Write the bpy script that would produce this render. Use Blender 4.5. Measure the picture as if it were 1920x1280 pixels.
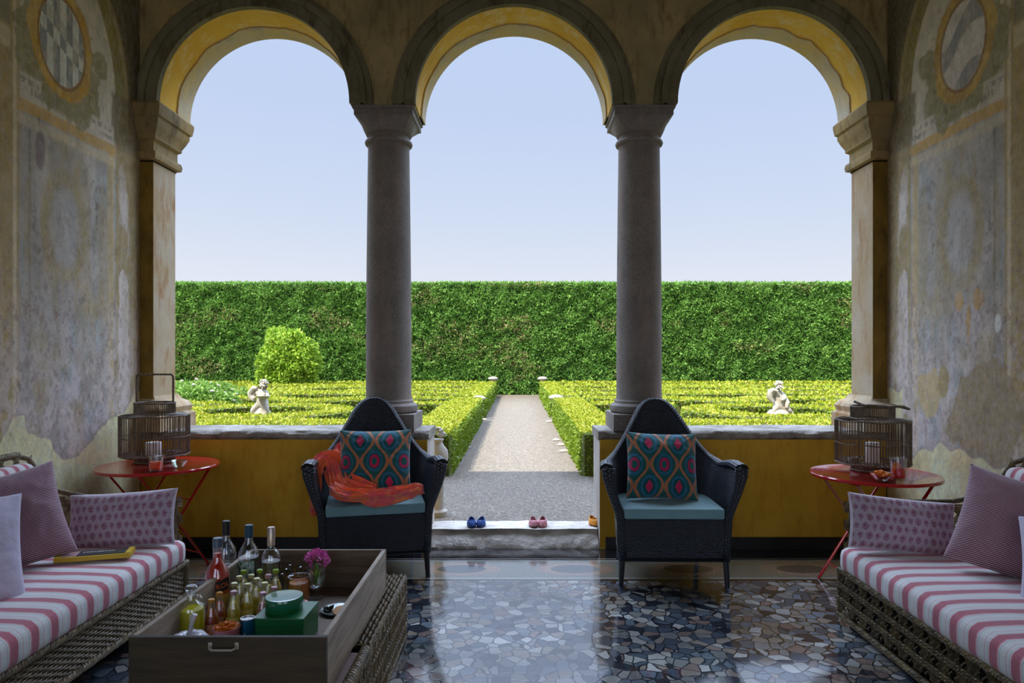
import bpy, math, random
import numpy as np
from math import sin, cos, pi, radians, sqrt, atan2
from mathutils import Vector, Matrix

for o in list(bpy.data.objects):
    bpy.data.objects.remove(o, do_unlink=True)
SC = bpy.context.scene
COL = SC.collection
random.seed(7)
RS = np.random.RandomState(11)

# ------------------------------------------------------------------ camera
FPX, HX, HY, CH = 1280.0, 972.0, 668.0, 1.5      # focal length in px, vanishing point, eye height
cd = bpy.data.cameras.new('camera'); cam = bpy.data.objects.new('camera', cd); COL.objects.link(cam)
cd.sensor_width = 36.0; cd.sensor_fit = 'HORIZONTAL'
cd.lens = 36.0 * FPX / 1920.0
cd.shift_x = -(HX - 960.0) / 1920.0
cd.shift_y = (HY - 640.0) / 1920.0
cd.clip_start = 0.05; cd.clip_end = 300
cam.location = (0, 0, CH); cam.rotation_euler = (pi/2, 0, 0)
SC.camera = cam

# ------------------------------------------------------------------ colour, sky, sun
SC.view_settings.view_transform = 'Standard'
SC.view_settings.look = 'None'
SC.view_settings.gamma = 1.0
SC.view_settings.exposure = 0.0
SC.view_settings.use_curve_mapping = False
SC.cycles.use_denoising = True
SC.cycles.max_bounces = 10
SC.cycles.diffuse_bounces = 6
SC.cycles.glossy_bounces = 4
SC.cycles.transmission_bounces = 10
SC.cycles.transparent_max_bounces = 12
SC.cycles.sample_clamp_indirect = 8.0
SC.cycles.caustics_reflective = False
SC.cycles.caustics_refractive = False

SKY_STR = 1.0; REAR = 1.2; FRONT_FILL = 9.5
W = bpy.data.worlds.new('sky'); SC.world = W; W.use_nodes = True
nt = W.node_tree; nt.nodes.clear()
_o = nt.nodes.new('ShaderNodeOutputWorld'); _b = nt.nodes.new('ShaderNodeBackground')
_tc = nt.nodes.new('ShaderNodeTexCoord'); _sp = nt.nodes.new('ShaderNodeSeparateXYZ'); _r = nt.nodes.new('ShaderNodeValToRGB')
_n = nt.nodes.new('ShaderNodeTexNoise'); _n.inputs['Scale'].default_value = 1.6; _n.inputs['Detail'].default_value = 3
_m = nt.nodes.new('ShaderNodeMath'); _m.operation = 'MULTIPLY_ADD'; _m.inputs[1].default_value = 0.05
nt.links.new(_tc.outputs['Generated'], _sp.inputs[0]); nt.links.new(_tc.outputs['Generated'], _n.inputs['Vector'])
nt.links.new(_n.outputs['Fac'], _m.inputs[0]); nt.links.new(_sp.outputs['Z'], _m.inputs[2])
nt.links.new(_m.outputs[0], _r.inputs['Fac']); nt.links.new(_r.outputs['Color'], _b.inputs['Color']); nt.links.new(_b.outputs[0], _o.inputs[0])
_e = _r.color_ramp.elements
_e[0].position = 0.10; _e[0].color = (0.80, 0.83, 0.92, 1)
_e[1].position = 0.50; _e[1].color = (0.53, 0.65, 0.90, 1)
_x = _e.new(0.22); _x.color = (0.64, 0.73, 0.90, 1)
_x = _e.new(0.36); _x.color = (0.55, 0.66, 0.90, 1)
# unseen bright sky band, added high in front to light the interior
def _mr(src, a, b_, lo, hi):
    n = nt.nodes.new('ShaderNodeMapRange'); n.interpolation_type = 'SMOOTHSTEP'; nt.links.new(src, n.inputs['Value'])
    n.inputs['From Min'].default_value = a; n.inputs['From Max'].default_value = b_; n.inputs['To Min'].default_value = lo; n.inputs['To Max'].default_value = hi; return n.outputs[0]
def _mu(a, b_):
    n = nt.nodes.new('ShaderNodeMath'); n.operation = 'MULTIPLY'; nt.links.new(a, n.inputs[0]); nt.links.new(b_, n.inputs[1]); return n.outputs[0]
_band = _mu(_mu(_mr(_sp.outputs['Z'], .47, .60, 0, FRONT_FILL), _mr(_sp.outputs['Z'], .80, .96, 1, .25)), _mr(_sp.outputs['Y'], -.1, .25, .0, 1))
_rear = _mr(_sp.outputs['Y'], -.1, -.8, SKY_STR, SKY_STR+REAR)          # unseen rear sky, brightened to light faces turned indoors
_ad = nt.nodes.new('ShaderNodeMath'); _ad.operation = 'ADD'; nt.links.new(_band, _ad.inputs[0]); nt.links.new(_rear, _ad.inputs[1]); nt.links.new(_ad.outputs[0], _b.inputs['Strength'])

sl = bpy.data.lights.new('sun', 'SUN'); sun = bpy.data.objects.new('sun', sl); COL.objects.link(sun)
sl.energy = 8.6; sl.angle = radians(0.6); sl.color = (1.0, 0.95, 0.84)
SUN_DIR = Vector((0.42, 0.46, -1.0)).normalized()
sun.rotation_euler = SUN_DIR.to_track_quat('-Z', 'Y').to_euler()

# ------------------------------------------------------------------ helpers
def srgb(r, g, b):
    f = lambda c: (c/255.0/12.92) if c/255.0 <= 0.04045 else ((c/255.0+0.055)/1.055)**2.4
    return (f(r), f(g), f(b))

class NT:
    """tiny node builder"""
    def __init__(s, name):
        s.m = bpy.data.materials.new(name); s.m.use_nodes = True
        s.t = s.m.node_tree; s.t.nodes.clear()
        s.out = s.t.nodes.new('ShaderNodeOutputMaterial'); s.bs = s.t.nodes.new('ShaderNodeBsdfPrincipled')
        s.t.links.new(s.bs.outputs[0], s.out.inputs[0])
    def n(s, kind, **kw):
        n = s.t.nodes.new('ShaderNode' + kind)
        for k, v in kw.items(): setattr(n, k, v)
        return n
    def l(s, a, b): s.t.links.new(a, b)
    def put(s, sock, v):
        if v is None: return
        if isinstance(v, bpy.types.NodeSocket): s.l(v, sock)
        elif isinstance(v, (tuple, list)) and len(v) == 3 and sock.type == 'RGBA': sock.default_value = (*v, 1)
        else: sock.default_value = v
    def set(s, **kw):
        names = dict(color='Base Color', rough='Roughness', metal='Metallic', ior='IOR', trans='Transmission Weight',
                     spec='Specular IOR Level', normal='Normal', coat='Coat Weight', coatr='Coat Roughness', sheen='Sheen Weight', alpha='Alpha', sss='Subsurface Weight')
        for k, v in kw.items(): s.put(s.bs.inputs[names[k]], v)
    def coord(s, which='Object'): return s.n('TexCoord').outputs[which]
    def mapping(s, v, scale=(1,1,1), rot=(0,0,0), loc=(0,0,0)):
        m = s.n('Mapping'); s.l(v, m.inputs['Vector']); m.inputs['Scale'].default_value = scale
        m.inputs['Rotation'].default_value = rot; m.inputs['Location'].default_value = loc; return m.outputs[0]
    def noise(s, v, scale, detail=4, rough=.55, out='Fac', dist=0):
        n = s.n('TexNoise'); s.put(n.inputs['Vector'], v); n.inputs['Scale'].default_value = scale
        n.inputs['Detail'].default_value = detail; n.inputs['Roughness'].default_value = rough; n.inputs['Distortion'].default_value = dist
        return n.outputs[out]
    def vor(s, v, scale, feature='F1', out='Distance', rand=1.0):
        n = s.n('TexVoronoi', feature=feature); s.put(n.inputs['Vector'], v); n.inputs['Scale'].default_value = scale
        n.inputs['Randomness'].default_value = rand; return n.outputs[out]
    def math(s, op, a, b=None, c=None):
        n = s.n('Math', operation=op); s.put(n.inputs[0], a)
        if b is not None: s.put(n.inputs[1], b)
        if c is not None: s.put(n.inputs[2], c)
        return n.outputs[0]
    def mix(s, f, a, b, blend='MIX'):
        n = s.n('Mix', data_type='RGBA', blend_type=blend); s.put(n.inputs[0], f); s.put(n.inputs[6], a); s.put(n.inputs[7], b); return n.outputs[2]
    def ramp(s, f, stops, interp='LINEAR'):
        n = s.n('ValToRGB'); s.put(n.inputs[0], f); cr = n.color_ramp; cr.interpolation = interp
        while len(cr.elements) < len(stops): cr.elements.new(0.5)
        for e, (p, c) in zip(cr.elements, stops):
            e.position = p; e.color = (*c, 1) if isinstance(c, (tuple, list)) else (c, c, c, 1)
        return n.outputs[0]
    def bump(s, h, strength=.3, dist=.01, prev=None):
        n = s.n('Bump'); n.inputs['Strength'].default_value = strength; n.inputs['Distance'].default_value = dist
        s.put(n.inputs['Height'], h)
        if prev is not None: s.l(prev, n.inputs['Normal'])
        return n.outputs[0]
    def xyz(s, v):
        n = s.n('SeparateXYZ'); s.l(v, n.inputs[0]); return n.outputs
    def attr(s, name='Col'):
        return s.n('Attribute', attribute_name=name).outputs['Color']

def mat(name, c1, c2=None, scale=8., rough=.6, bump=0., bscale=None, metal=0., spec=.5, coat=0., lo=.35, hi=.65, detail=5, stretch=(1,1,1), sheen=0., bdist=.01):
    k = NT(name); v = k.mapping(k.coord(), stretch)
    if c2 is None: k.set(color=c1)
    else: k.set(color=k.ramp(k.noise(v, scale, detail), [(lo, c1), (hi, c2)]))
    k.set(rough=rough, metal=metal, spec=spec, coat=coat, sheen=sheen)
    if bump: k.set(normal=k.bump(k.noise(v, bscale or scale*4, 5), bump, bdist))
    return k.m

def glassmat(name, col=(1,1,1), rough=0.0, ior=1.45):
    # thin-walled glass: tinted see-through body with mirror-like edges
    k = NT(name); t = k.n('BsdfTransparent'); t.inputs[0].default_value = (*col, 1)
    g = k.n('BsdfGlossy'); g.inputs['Roughness'].default_value = .02; g.inputs[0].default_value = (.95, .97, 1, 1)
    lw = k.n('LayerWeight'); lw.inputs[0].default_value = .35; mx = k.n('MixShader')
    k.l(k.ramp(lw.outputs['Facing'], [(0, .10), (.5, .20), (1, .9)]), mx.inputs[0]); k.l(t.outputs[0], mx.inputs[1]); k.l(g.outputs[0], mx.inputs[2]); k.l(mx.outputs[0], k.out.inputs[0]); return k.m

class MB:
    """collects shapes for ONE mesh"""
    def __init__(s): s.v = []; s.f = []; s.uv = []; s.mi = []; s.cmi = 0
    def add(s, verts, faces, uvs=None):
        b = len(s.v); s.v.extend([tuple(p) for p in verts])
        for i, f in enumerate(faces):
            s.f.append(tuple(b+j for j in f)); s.mi.append(s.cmi)
            s.uv.append(uvs[i] if uvs else [(0, 0)]*len(f))
    def box(s, c, d, rz=0, rx=0, ry=0):
        x, y, z = d[0]/2, d[1]/2, d[2]/2
        M = Matrix.Translation(c) @ Matrix.Rotation(rz, 4, 'Z') @ Matrix.Rotation(ry, 4, 'Y') @ Matrix.Rotation(rx, 4, 'X')
        p = [M @ Vector((a*x, b*y, g*z)) for a in (-1, 1) for b in (-1, 1) for g in (-1, 1)]
        s.add(p, [(0,1,3,2), (4,6,7,5), (0,4,5,1), (2,3,7,6), (0,2,6,4), (1,5,7,3)])
    def tube(s, pts, r, n=8, closed=False, cap=True, flat=None, up=None):
        """r scalar or list; flat=(a,b) elliptical section half-sizes along side/up"""
        P = [Vector(p) for p in pts]; m = len(P); rings = []
        prev = None
        for i in range(m):
            if closed: t = (P[(i+1) % m] - P[i-1])
            else: t = P[min(i+1, m-1)] - P[max(i-1, 0)]
            if t.length < 1e-9: t = Vector((0, 0, 1))
            t.normalize()
            if up is not None: a = Vector(up)
            elif prev is not None: a = prev
            else: a = Vector((0, 0, 1)) if abs(t.z) < .9 else Vector((1, 0, 0))
            sd = t.cross(a)
            if sd.length < 1e-6: sd = t.cross(Vector((0.3, 1, 0.2)))
            sd.normalize(); u = sd.cross(t).normalized(); prev = u
            rr = r[i] if isinstance(r, (list, tuple)) else r
            fa, fb = flat if flat else (1, 1)
            rings.append([P[i] + sd*(cos(2*pi*k/n)*rr*fa) + u*(sin(2*pi*k/n)*rr*fb) for k in range(n)])
        V = [p for R in rings for p in R]; F = []; U = []
        L = 0.0
        for i in range(m if closed else m-1):
            j = (i+1) % m; d = (P[j]-P[i]).length
            for k in range(n):
                k2 = (k+1) % n
                F.append((i*n+k, i*n+k2, j*n+k2, j*n+k)); U.append([(L, k/n), (L, (k+1)/n), (L+d, (k+1)/n), (L+d, k/n)])
            L += d
        s.add(V, F, U)
        if cap and not closed:
            b = len(s.v) - len(V)
            s.f.append(tuple(b+k for k in reversed(range(n)))); s.uv.append([(0, 0)]*n); s.mi.append(s.cmi)
            s.f.append(tuple(b+(m-1)*n+k for k in range(n))); s.uv.append([(0, 0)]*n); s.mi.append(s.cmi)
    def cyl(s, c, r, h, n=24, r2=None):
        c = Vector(c); s.lathe([(r, 0), (r if r2 is None else r2, h)], c, n, True)
    def lathe(s, prof, c=(0, 0, 0), n=32, capends=True, ribs=None, M=None):
        c = Vector(c); V = []; F = []; m = len(prof)
        for (r, z) in prof:
            for k in range(n):
                a = 2*pi*k/n; rr = r*(ribs(a) if ribs else 1)
                V.append(Vector((rr*cos(a), rr*sin(a), z)))
        for i in range(m-1):
            for k in range(n):
                k2 = (k+1) % n; F.append((i*n+k, i*n+k2, (i+1)*n+k2, (i+1)*n+k))
        if capends:
            F.append(tuple(reversed(range(n)))); F.append(tuple((m-1)*n+k for k in range(n)))
        U = [[(0,0)]*len(f) for f in F]
        for i in range(m-1):
            for k in range(n): U[i*n+k] = [(k/n, prof[i][1]), ((k+1)/n, prof[i][1]), ((k+1)/n, prof[i+1][1]), (k/n, prof[i+1][1])]
        V = [(M @ v if M else v) + c for v in V]
        s.add(V, F, U)
    def grid(s, fn, nu, nv, wrapu=False, flip=False):
        """fn(u,v) u,v in 0..1"""
        V = []; F = []; U = []
        cu = nu if wrapu else nu+1
        for j in range(nv+1):
            for i in range(cu): V.append(fn(i/nu, j/nv))
        for j in range(nv):
            for i in range(nu):
                i2 = (i+1) % cu
                f = (j*cu+i, j*cu+i2, (j+1)*cu+i2, (j+1)*cu+i)
                u = [(i/nu, j/nv), ((i+1)/nu, j/nv), ((i+1)/nu, (j+1)/nv), (i/nu, (j+1)/nv)]
                if flip: f = f[::-1]; u = u[::-1]
                F.append(f); U.append(u)
        s.add(V, F, U)
    def rect(s, x0, x1, y0, y1, prof):
        """moulding: rectangle footprint grown by off at each (off,z)"""
        V = []
        for off, z in prof:
            V += [(x0-off, y0-off, z), (x1+off, y0-off, z), (x1+off, y1+off, z), (x0-off, y1+off, z)]
        F = [(3, 2, 1, 0)]
        for i in range(len(prof)-1):
            for k in range(4):
                k2 = (k+1) % 4; F.append((i*4+k, i*4+k2, i*4+4+k2, i*4+4+k))
        b = (len(prof)-1)*4; F.append((b, b+1, b+2, b+3)); s.add(V, F)
    def build(s, name, m, parent=None, smooth=True, ang=38, loc=None):
        me = bpy.data.meshes.new(name); me.from_pydata(s.v, [], s.f); me.validate(clean_customdata=False)
        for x in (m if isinstance(m, (list, tuple)) else [m]): me.materials.append(x)
        if len(me.polygons) == len(s.f):
            uvl = me.uv_layers.new(name='UVMap'); flat = [c for f in s.uv for p in f for c in p]
            uvl.data.foreach_set('uv', flat)
            if isinstance(m, (list, tuple)): me.polygons.foreach_set('material_index', s.mi)
        if smooth:
            me.shade_smooth(); me.set_sharp_from_angle(angle=radians(ang))
        o = bpy.data.objects.new(name, me); COL.objects.link(o)
        if parent: o.parent = parent
        if loc: o.location = loc
        return o

def fast_mesh(name, V, F4, m, cols=None, parent=None, smooth=False):
    """V (n,3) numpy, F4 (k,4) numpy; cols (n,3) per-vertex"""
    me = bpy.data.meshes.new(name); n = len(V); k = len(F4)
    me.vertices.add(n); me.vertices.foreach_set('co', np.asarray(V, 'f').ravel())
    me.loops.add(k*4); me.loops.foreach_set('vertex_index', np.asarray(F4, 'i').ravel())
    me.polygons.add(k); me.polygons.foreach_set('loop_start', np.arange(0, k*4, 4, dtype='i'))
    me.update(calc_edges=True)
    if cols is not None:
        a = me.color_attributes.new('Col', 'FLOAT_COLOR', 'POINT')
        c = np.ones((n, 4), 'f'); c[:, :3] = cols; a.data.foreach_set('color', c.ravel())
    me.materials.append(m)
    if smooth: me.shade_smooth()
    o = bpy.data.objects.new(name, me); COL.objects.link(o)
    if parent: o.parent = parent
    return o

def tag(o, label=None, cat=None, group=None, kind=None):
    if label: o['label'] = label
    if cat: o['category'] = cat
    if group: o['group'] = group
    if kind: o['kind'] = kind
    return o
def thing(name, label, cat, loc=(0, 0, 0), rz=0, group=None):
    o = bpy.data.objects.new(name, None); COL.objects.link(o); o.location = loc; o.rotation_euler = (0, 0, rz)
    o.empty_display_size = .1
    return tag(o, label, cat, group)
def struct(o): o['kind'] = 'structure'; return o
def copy_tree(o, loc=None, rz=None, label=None, parent=None):
    c = o.copy(); COL.objects.link(c); c.parent = parent
    if loc is not None: c.location = loc
    if rz is not None: c.rotation_euler = (0, 0, rz)
    if label: c['label'] = label
    for ch in list(o.children): copy_tree(ch, parent=c)
    return c
def mods_bevel(o, w=.01, seg=3):
    b = o.modifiers.new('bevel', 'BEVEL'); b.width = w; b.segments = seg; b.limit_method = 'ANGLE'; return o

# value noise in numpy
_VN = {}
def vnoise(x, y, seed=0):
    r = _VN.get(seed)
    if r is None: r = _VN[seed] = np.random.RandomState(seed).rand(256, 256)
    xi = np.floor(x).astype(int); yi = np.floor(y).astype(int); fx = x-xi; fy = y-yi
    fx = fx*fx*(3-2*fx); fy = fy*fy*(3-2*fy)
    a = r[xi % 256, yi % 256]; b = r[(xi+1) % 256, yi % 256]; c = r[xi % 256, (yi+1) % 256]; d = r[(xi+1) % 256, (yi+1) % 256]
    return (a*(1-fx)+b*fx)*(1-fy) + (c*(1-fx)+d*fx)*fy
def fbm(x, y, seed=0, oct=4):
    s = 0; a = .5; t = 0
    for i in range(oct): s = s + a*vnoise(x*2**i+17.3*i, y*2**i+5.1*i, seed+i); t += a; a *= .5
    return s/t
def sstep(a, b, x):
    t = np.clip((x-a)/(b-a), 0, 1); return t*t*(3-2*t)

# ------------------------------------------------------------------ materials
STONE = srgb
M = {}
k = NT('floor_mosaic'); v = k.coord(); xyz = k.xyz(v)
wv = k.n('VectorMath', operation='ADD'); k.l(v, wv.inputs[0])
nz = k.noise(v, 9, 2, out='Color'); sc = k.n('VectorMath', operation='SCALE'); k.l(nz, sc.inputs[0]); sc.inputs['Scale'].default_value = .045
k.l(sc.outputs[0], wv.inputs[1]); vv = wv.outputs[0]
edge = k.vor(vv, 15, 'DISTANCE_TO_EDGE'); cell = k.vor(vv, 15, 'F1', 'Color'); cr = k.xyz(cell)
stone = k.ramp(cr[0], [(0, srgb(52,58,68)), (.12, srgb(86,98,110)), (.3, srgb(140,142,138)), (.48, srgb(160,148,134)), (.6, srgb(124,138,148)), (.72, srgb(186,186,178)), (.9, srgb(146,126,116)), (.97, srgb(214,214,208))], 'CONSTANT')
stone = k.mix(k.noise(v, 60, 4), stone, k.mix(.35, stone, (.02, .02, .03)))
patch = k.ramp(k.noise(v, 1.3, 2), [(.40, .55), (.58, 1.0)])
stone = k.mix(1.0, stone, patch, 'MULTIPLY')
gr = k.ramp(edge, [(.035, 0.), (.06, 1.)])
mos = k.mix(gr, srgb(24, 26, 34), stone)
# border bands along the parapet: Y between 4.6 and 5.05
Y = xyz[1]; X = xyz[0]
def band(a, b): return k.math('MULTIPLY', k.math('GREATER_THAN', Y, a), k.math('LESS_THAN', Y, b))
ell = k.math('ABSOLUTE', k.math('SUBTRACT', k.math('FRACT', k.math('MULTIPLY', X, 1.25)), .5))
ey = k.math('MULTIPLY', k.math('SUBTRACT', Y, 4.82), 2.9)
ex = k.math('MULTIPLY', ell, 1.25)
er = k.math('SQRT', k.math('ADD', k.math('MULTIPLY', ex, ex), k.math('MULTIPLY', ey, ey)))
border = k.ramp(er, [(0, srgb(70,78,84)), (.26, srgb(84,92,94)), (.28, srgb(190,160,136)), (.42, srgb(176,146,126)), (.44, srgb(146,148,134)), (1, srgb(134,138,126))], 'LINEAR')
border = k.mix(k.math('MULTIPLY', k.noise(v, 70, 3), .9), border, srgb(52, 52, 50))
c = k.mix(k.math('GREATER_THAN', Y, 4.57), mos, border)
c = k.mix(band(4.57, 4.60), c, srgb(20, 20, 24)); c = k.mix(band(4.60, 4.635), c, srgb(150, 150, 142))
c = k.mix(band(5.0, 5.03), c, srgb(150, 150, 142)); c = k.mix(k.math('GREATER_THAN', Y, 5.03), c, srgb(26, 26, 30))
c = k.mix(band(5.055, 5.07), c, srgb(140, 140, 132))
k.set(color=c, rough=k.ramp(k.noise(v, 3, 3), [(.3, .06), (.7, .11)]), ior=3.6, spec=.5, normal=k.bump(gr, .06, .002, k.bump(k.noise(v, 5, 2), .05, .01)))
M['floor'] = k.m

# fresco walls: painted colours in a vertex colour layer plus fine wear
k = NT('fresco'); v = k.coord(); a = k.attr()
f1 = k.ramp(k.noise(k.mapping(v, (1, 1, .55)), 34, 8, .72), [(.36, 0.), (.62, 1.)])
a2 = k.mix(k.math('MULTIPLY', f1, .34), a, srgb(196, 196, 196))
f2 = k.ramp(k.noise(k.mapping(v, (1, 1, .4)), 17, 9, .8), [(.30, 1.), (.44, 0.)])
a2 = k.mix(k.math('MULTIPLY', f2, .55), a2, srgb(88, 80, 62))
f3 = k.ramp(k.noise(v, 3.2, 8, .75), [(.58, 0.), (.66, 1.)])
a2 = k.mix(k.math('MULTIPLY', f3, .2), a2, srgb(140, 122, 96))
pits = k.ramp(k.noise(v, 70, 5, .7), [(.30, 1.), (.37, 0.)])
a2 = k.mix(k.math('MULTIPLY', pits, .45), a2, srgb(60, 52, 44))
mott = k.ramp(k.noise(k.mapping(v, (1, 1, .8)), 11, 10, .82), [(.36, .80), (.5, 1.), (.64, 1.16)])
a2 = k.mix(1.0, a2, mott, 'MULTIPLY')
k.set(color=a2, rough=.85, spec=.25, normal=k.bump(k.noise(v, 45, 8, .7), .35, .008, k.bump(k.noise(v, 7, 6), .3, .02)))
M['fresco'] = k.m

def plaster(name, base, alt, dark, b=.25):
    k = NT(name); v = k.coord()
    c = k.ramp(k.noise(v, 2.4, 6, .6), [(.35, base), (.62, alt)])
    c = k.mix(k.ramp(k.noise(k.mapping(v, (1.6, 1.6, .5)), 5.5, 8, .7), [(.34, .8), (.5, 0.)]), c, dark)
    k.set(color=c, rough=.8, spec=.25, normal=k.bump(k.noise(v, 40, 6, .65), b, .006, k.bump(k.noise(v, 5, 5), .3, .015)))
    return k.m
M['arcade'] = plaster('arcade_inner_plaster', srgb(188, 166, 116), srgb(156, 144, 104), srgb(116, 94, 58))
M['archivolt'] = plaster('archivolt_plaster', srgb(134, 128, 102), srgb(112, 106, 82), srgb(84, 74, 52))
M['soffit'] = plaster('ochre_soffit', srgb(238, 196, 86), srgb(226, 176, 62), srgb(234, 214, 160))
M['soffit_pale'] = plaster('pale_soffit_edge', srgb(196, 186, 160), srgb(206, 180, 118), srgb(170, 160, 140))
M['parapet'] = plaster('yellow_parapet_plaster', srgb(222, 174, 60), srgb(210, 160, 48), srgb(196, 142, 42), .12)
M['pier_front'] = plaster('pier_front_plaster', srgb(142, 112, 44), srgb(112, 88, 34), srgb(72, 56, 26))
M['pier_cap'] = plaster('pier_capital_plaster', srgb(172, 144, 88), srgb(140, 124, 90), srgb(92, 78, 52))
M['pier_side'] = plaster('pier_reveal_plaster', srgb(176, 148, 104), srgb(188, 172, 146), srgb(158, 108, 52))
M['white_plaster'] = plaster('pale_plaster', srgb(196, 186, 176), srgb(180, 172, 160), srgb(160, 148, 132))
M['outer'] = plaster('outer_facade', srgb(200, 180, 140), srgb(190, 170, 130), srgb(170, 150, 110))
k = NT('grey_stone'); v = k.coord()
c = k.ramp(k.noise(v, 3, 6, .65), [(.35, srgb(122, 116, 108)), (.65, srgb(150, 140, 132))])
c = k.mix(k.ramp(k.noise(v, 90, 4, .7), [(.36, .7), (.5, 0.)]), c, srgb(92, 84, 78))
c = k.mix(k.ramp(k.noise(k.mapping(v, (1, 1, .2)), 9, 5), [(.5, 0.), (.75, .4)]), c, srgb(178, 150, 138))
k.set(color=c, rough=.7, spec=.3, normal=k.bump(k.noise(v, 70, 6, .7), .4, .006)); M['stone'] = k.m
M['capstone'] = mat('coping_stone', srgb(176, 168, 156), srgb(120, 112, 98), 7, .75, .8, 24, bdist=.02)
M['step'] = mat('worn_step_stone', srgb(230, 222, 210), srgb(188, 178, 166), 6, .7, .9, 22, bdist=.02)
M['black'] = mat('black_skirting', srgb(34, 32, 30), srgb(24, 23, 24), 6, .5)
M['ceiling'] = mat('ceiling_plaster', srgb(150, 140, 116), srgb(126, 112, 84), 3, .9, .2)
k = NT('gravel'); v = k.coord()
c = k.ramp(k.xyz(k.vor(v, 62, 'F1', 'Color'))[0], [(0, srgb(92, 86, 78)), (.3, srgb(136, 127, 114)), (.6, srgb(104, 96, 86)), (1, srgb(164, 154, 140))])
c = k.mix(k.ramp(k.vor(v, 62, 'DISTANCE_TO_EDGE'), [(0., .7), (.10, 0.)]), c, srgb(76, 70, 64))
c = k.mix(k.ramp(k.noise(v, 1.6, 4), [(.4, .0), (.7, .25)]), c, srgb(124, 114, 100))
k.set(color=c, rough=.9, spec=.2, normal=k.bump(k.vor(v, 62, 'SMOOTH_F1'), .9, .012)); M['gravel'] = k.m
M['soil'] = mat('bed_soil', srgb(96, 84, 54), srgb(70, 84, 36), 4, .95, .5)
def leafmat(name, trans=.25, rough=.5):
    k = NT(name); a = k.attr()
    k.set(color=a, rough=rough, spec=.25)
    tr = k.n('BsdfTranslucent'); k.l(a, tr.inputs[0]); mx = k.n('MixShader'); mx.inputs[0].default_value = trans
    k.l(k.bs.outputs[0], mx.inputs[1]); k.l(tr.outputs[0], mx.inputs[2]); k.l(mx.outputs[0], k.out.inputs[0]); return k.m
M['leaf'] = leafmat('leaf')
M['hedge_core'] = mat('hedge_core', srgb(30, 46, 16), srgb(48, 66, 20), 12, .9)
M['box_core'] = mat('box_hedge_core', srgb(62, 76, 20), srgb(84, 84, 30), 14, .9)
M['marble'] = mat('white_statue_marble', srgb(190, 184, 174), srgb(164, 156, 142), 9, .6, .3, 30)

# woven cane: UV in metres (u along, v across)
def wicker_mat(name, c1, c2, dark, su=70., sv=110., b=.7, rough=.45):
    k = NT(name); uv = k.coord('UV'); x = k.xyz(uv)
    U = k.math('MULTIPLY', x[0], su); V = k.math('MULTIPLY', x[1], sv)
    row = k.math('FLOOR', V); off = k.math('MULTIPLY', k.math('MODULO', row, 2.), .5)
    fu = k.math('FRACT', k.math('ADD', U, off)); fv = k.math('FRACT', V)
    hu = k.math('SINE', k.math('MULTIPLY', fu, pi)); hv = k.math('SINE', k.math('MULTIPLY', fv, pi))
    h = k.math('MULTIPLY', hu, hv)
    c = k.mix(k.noise(k.coord(), 25, 3), c1, c2)
    c = k.mix(k.ramp(h, [(.12, 1.), (.38, 0.)]), c, dark)
    k.set(color=c, rough=rough, normal=k.bump(h, b, .004)); return k.m
M['dark_wicker'] = wicker_mat('black_wicker', srgb(40, 46, 58), srgb(54, 62, 74), srgb(4, 6, 9), 46, 78, 1.0, .36)
M['cane'] = mat('grey_brown_cane', srgb(142, 124, 94), srgb(96, 84, 62), 20, .55, .3)
M['cane_olive'] = mat('olive_brown_cane', srgb(124, 108, 70), srgb(72, 62, 38), 18, .55, .3)
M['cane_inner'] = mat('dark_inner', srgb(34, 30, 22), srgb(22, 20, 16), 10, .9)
M['lantern'] = mat('lantern_rods', srgb(118, 102, 80), srgb(84, 72, 56), 22, .55)
M['red_metal'] = mat('red_painted_metal', srgb(200, 30, 32), srgb(184, 24, 28), 3, .16, coat=1.)
M['crate'] = mat('weathered_crate_wood', srgb(190, 172, 150), srgb(148, 132, 112), 3.5, .65, .3, 30, stretch=(1, 1, 9))
M['crate_in'] = mat('crate_inside_wood', srgb(122, 100, 76), srgb(88, 70, 50), 3.5, .65, .3, 30, stretch=(1, 1, 9))
M['crate_front'] = mat('shaded_crate_front', srgb(66, 54, 32), srgb(46, 38, 22), 3.5, .6, .2, 30, stretch=(1, 1, 9))  # shade on the camera-facing board is put into this darker wood colour
M['seat_blue'] = mat('blue_green_seat_fabric', srgb(126, 166, 170), srgb(116, 154, 160), 5, .85, .2, 300, sheen=.2)
M['black_wood'] = mat('black_chair_wood', srgb(22, 24, 28), srgb(30, 32, 38), 10, .4)
# stripes for the mattresses: object Y
def stripe_mat(name, axis=1, period=.118, phase=0.):
    k = NT(name); v = k.coord(); x = k.xyz(v)
    t = k.math('FRACT', k.math('ADD', k.math('DIVIDE', k.math('ADD', x[axis], k.math('MULTIPLY', k.noise(v, 3, 2), .01)), period), phase))
    P, Wt, G, L = srgb(184, 92, 108), srgb(226, 228, 224), srgb(150, 156, 160), srgb(222, 150, 160)
    c = k.ramp(t, [(0, P), (.34, L), (.37, Wt), (.42, G), (.435, Wt), (.50, Wt), (.56, L), (.585, Wt), (.70, Wt), (.86, G), (.88, Wt), (.94, L)], 'CONSTANT')
    c = k.mix(k.math('MULTIPLY', k.noise(v, 120, 3), .18), c, srgb(210, 200, 200))
    k.set(color=c, rough=.9, spec=.2, sheen=.3, normal=k.bump(k.noise(v, 9, 4), .35, .02)); return k.m
M['stripe'] = stripe_mat('pink_white_stripe')
M['stripe_back'] = stripe_mat('pink_white_stripe_back', 1, .075)
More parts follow.
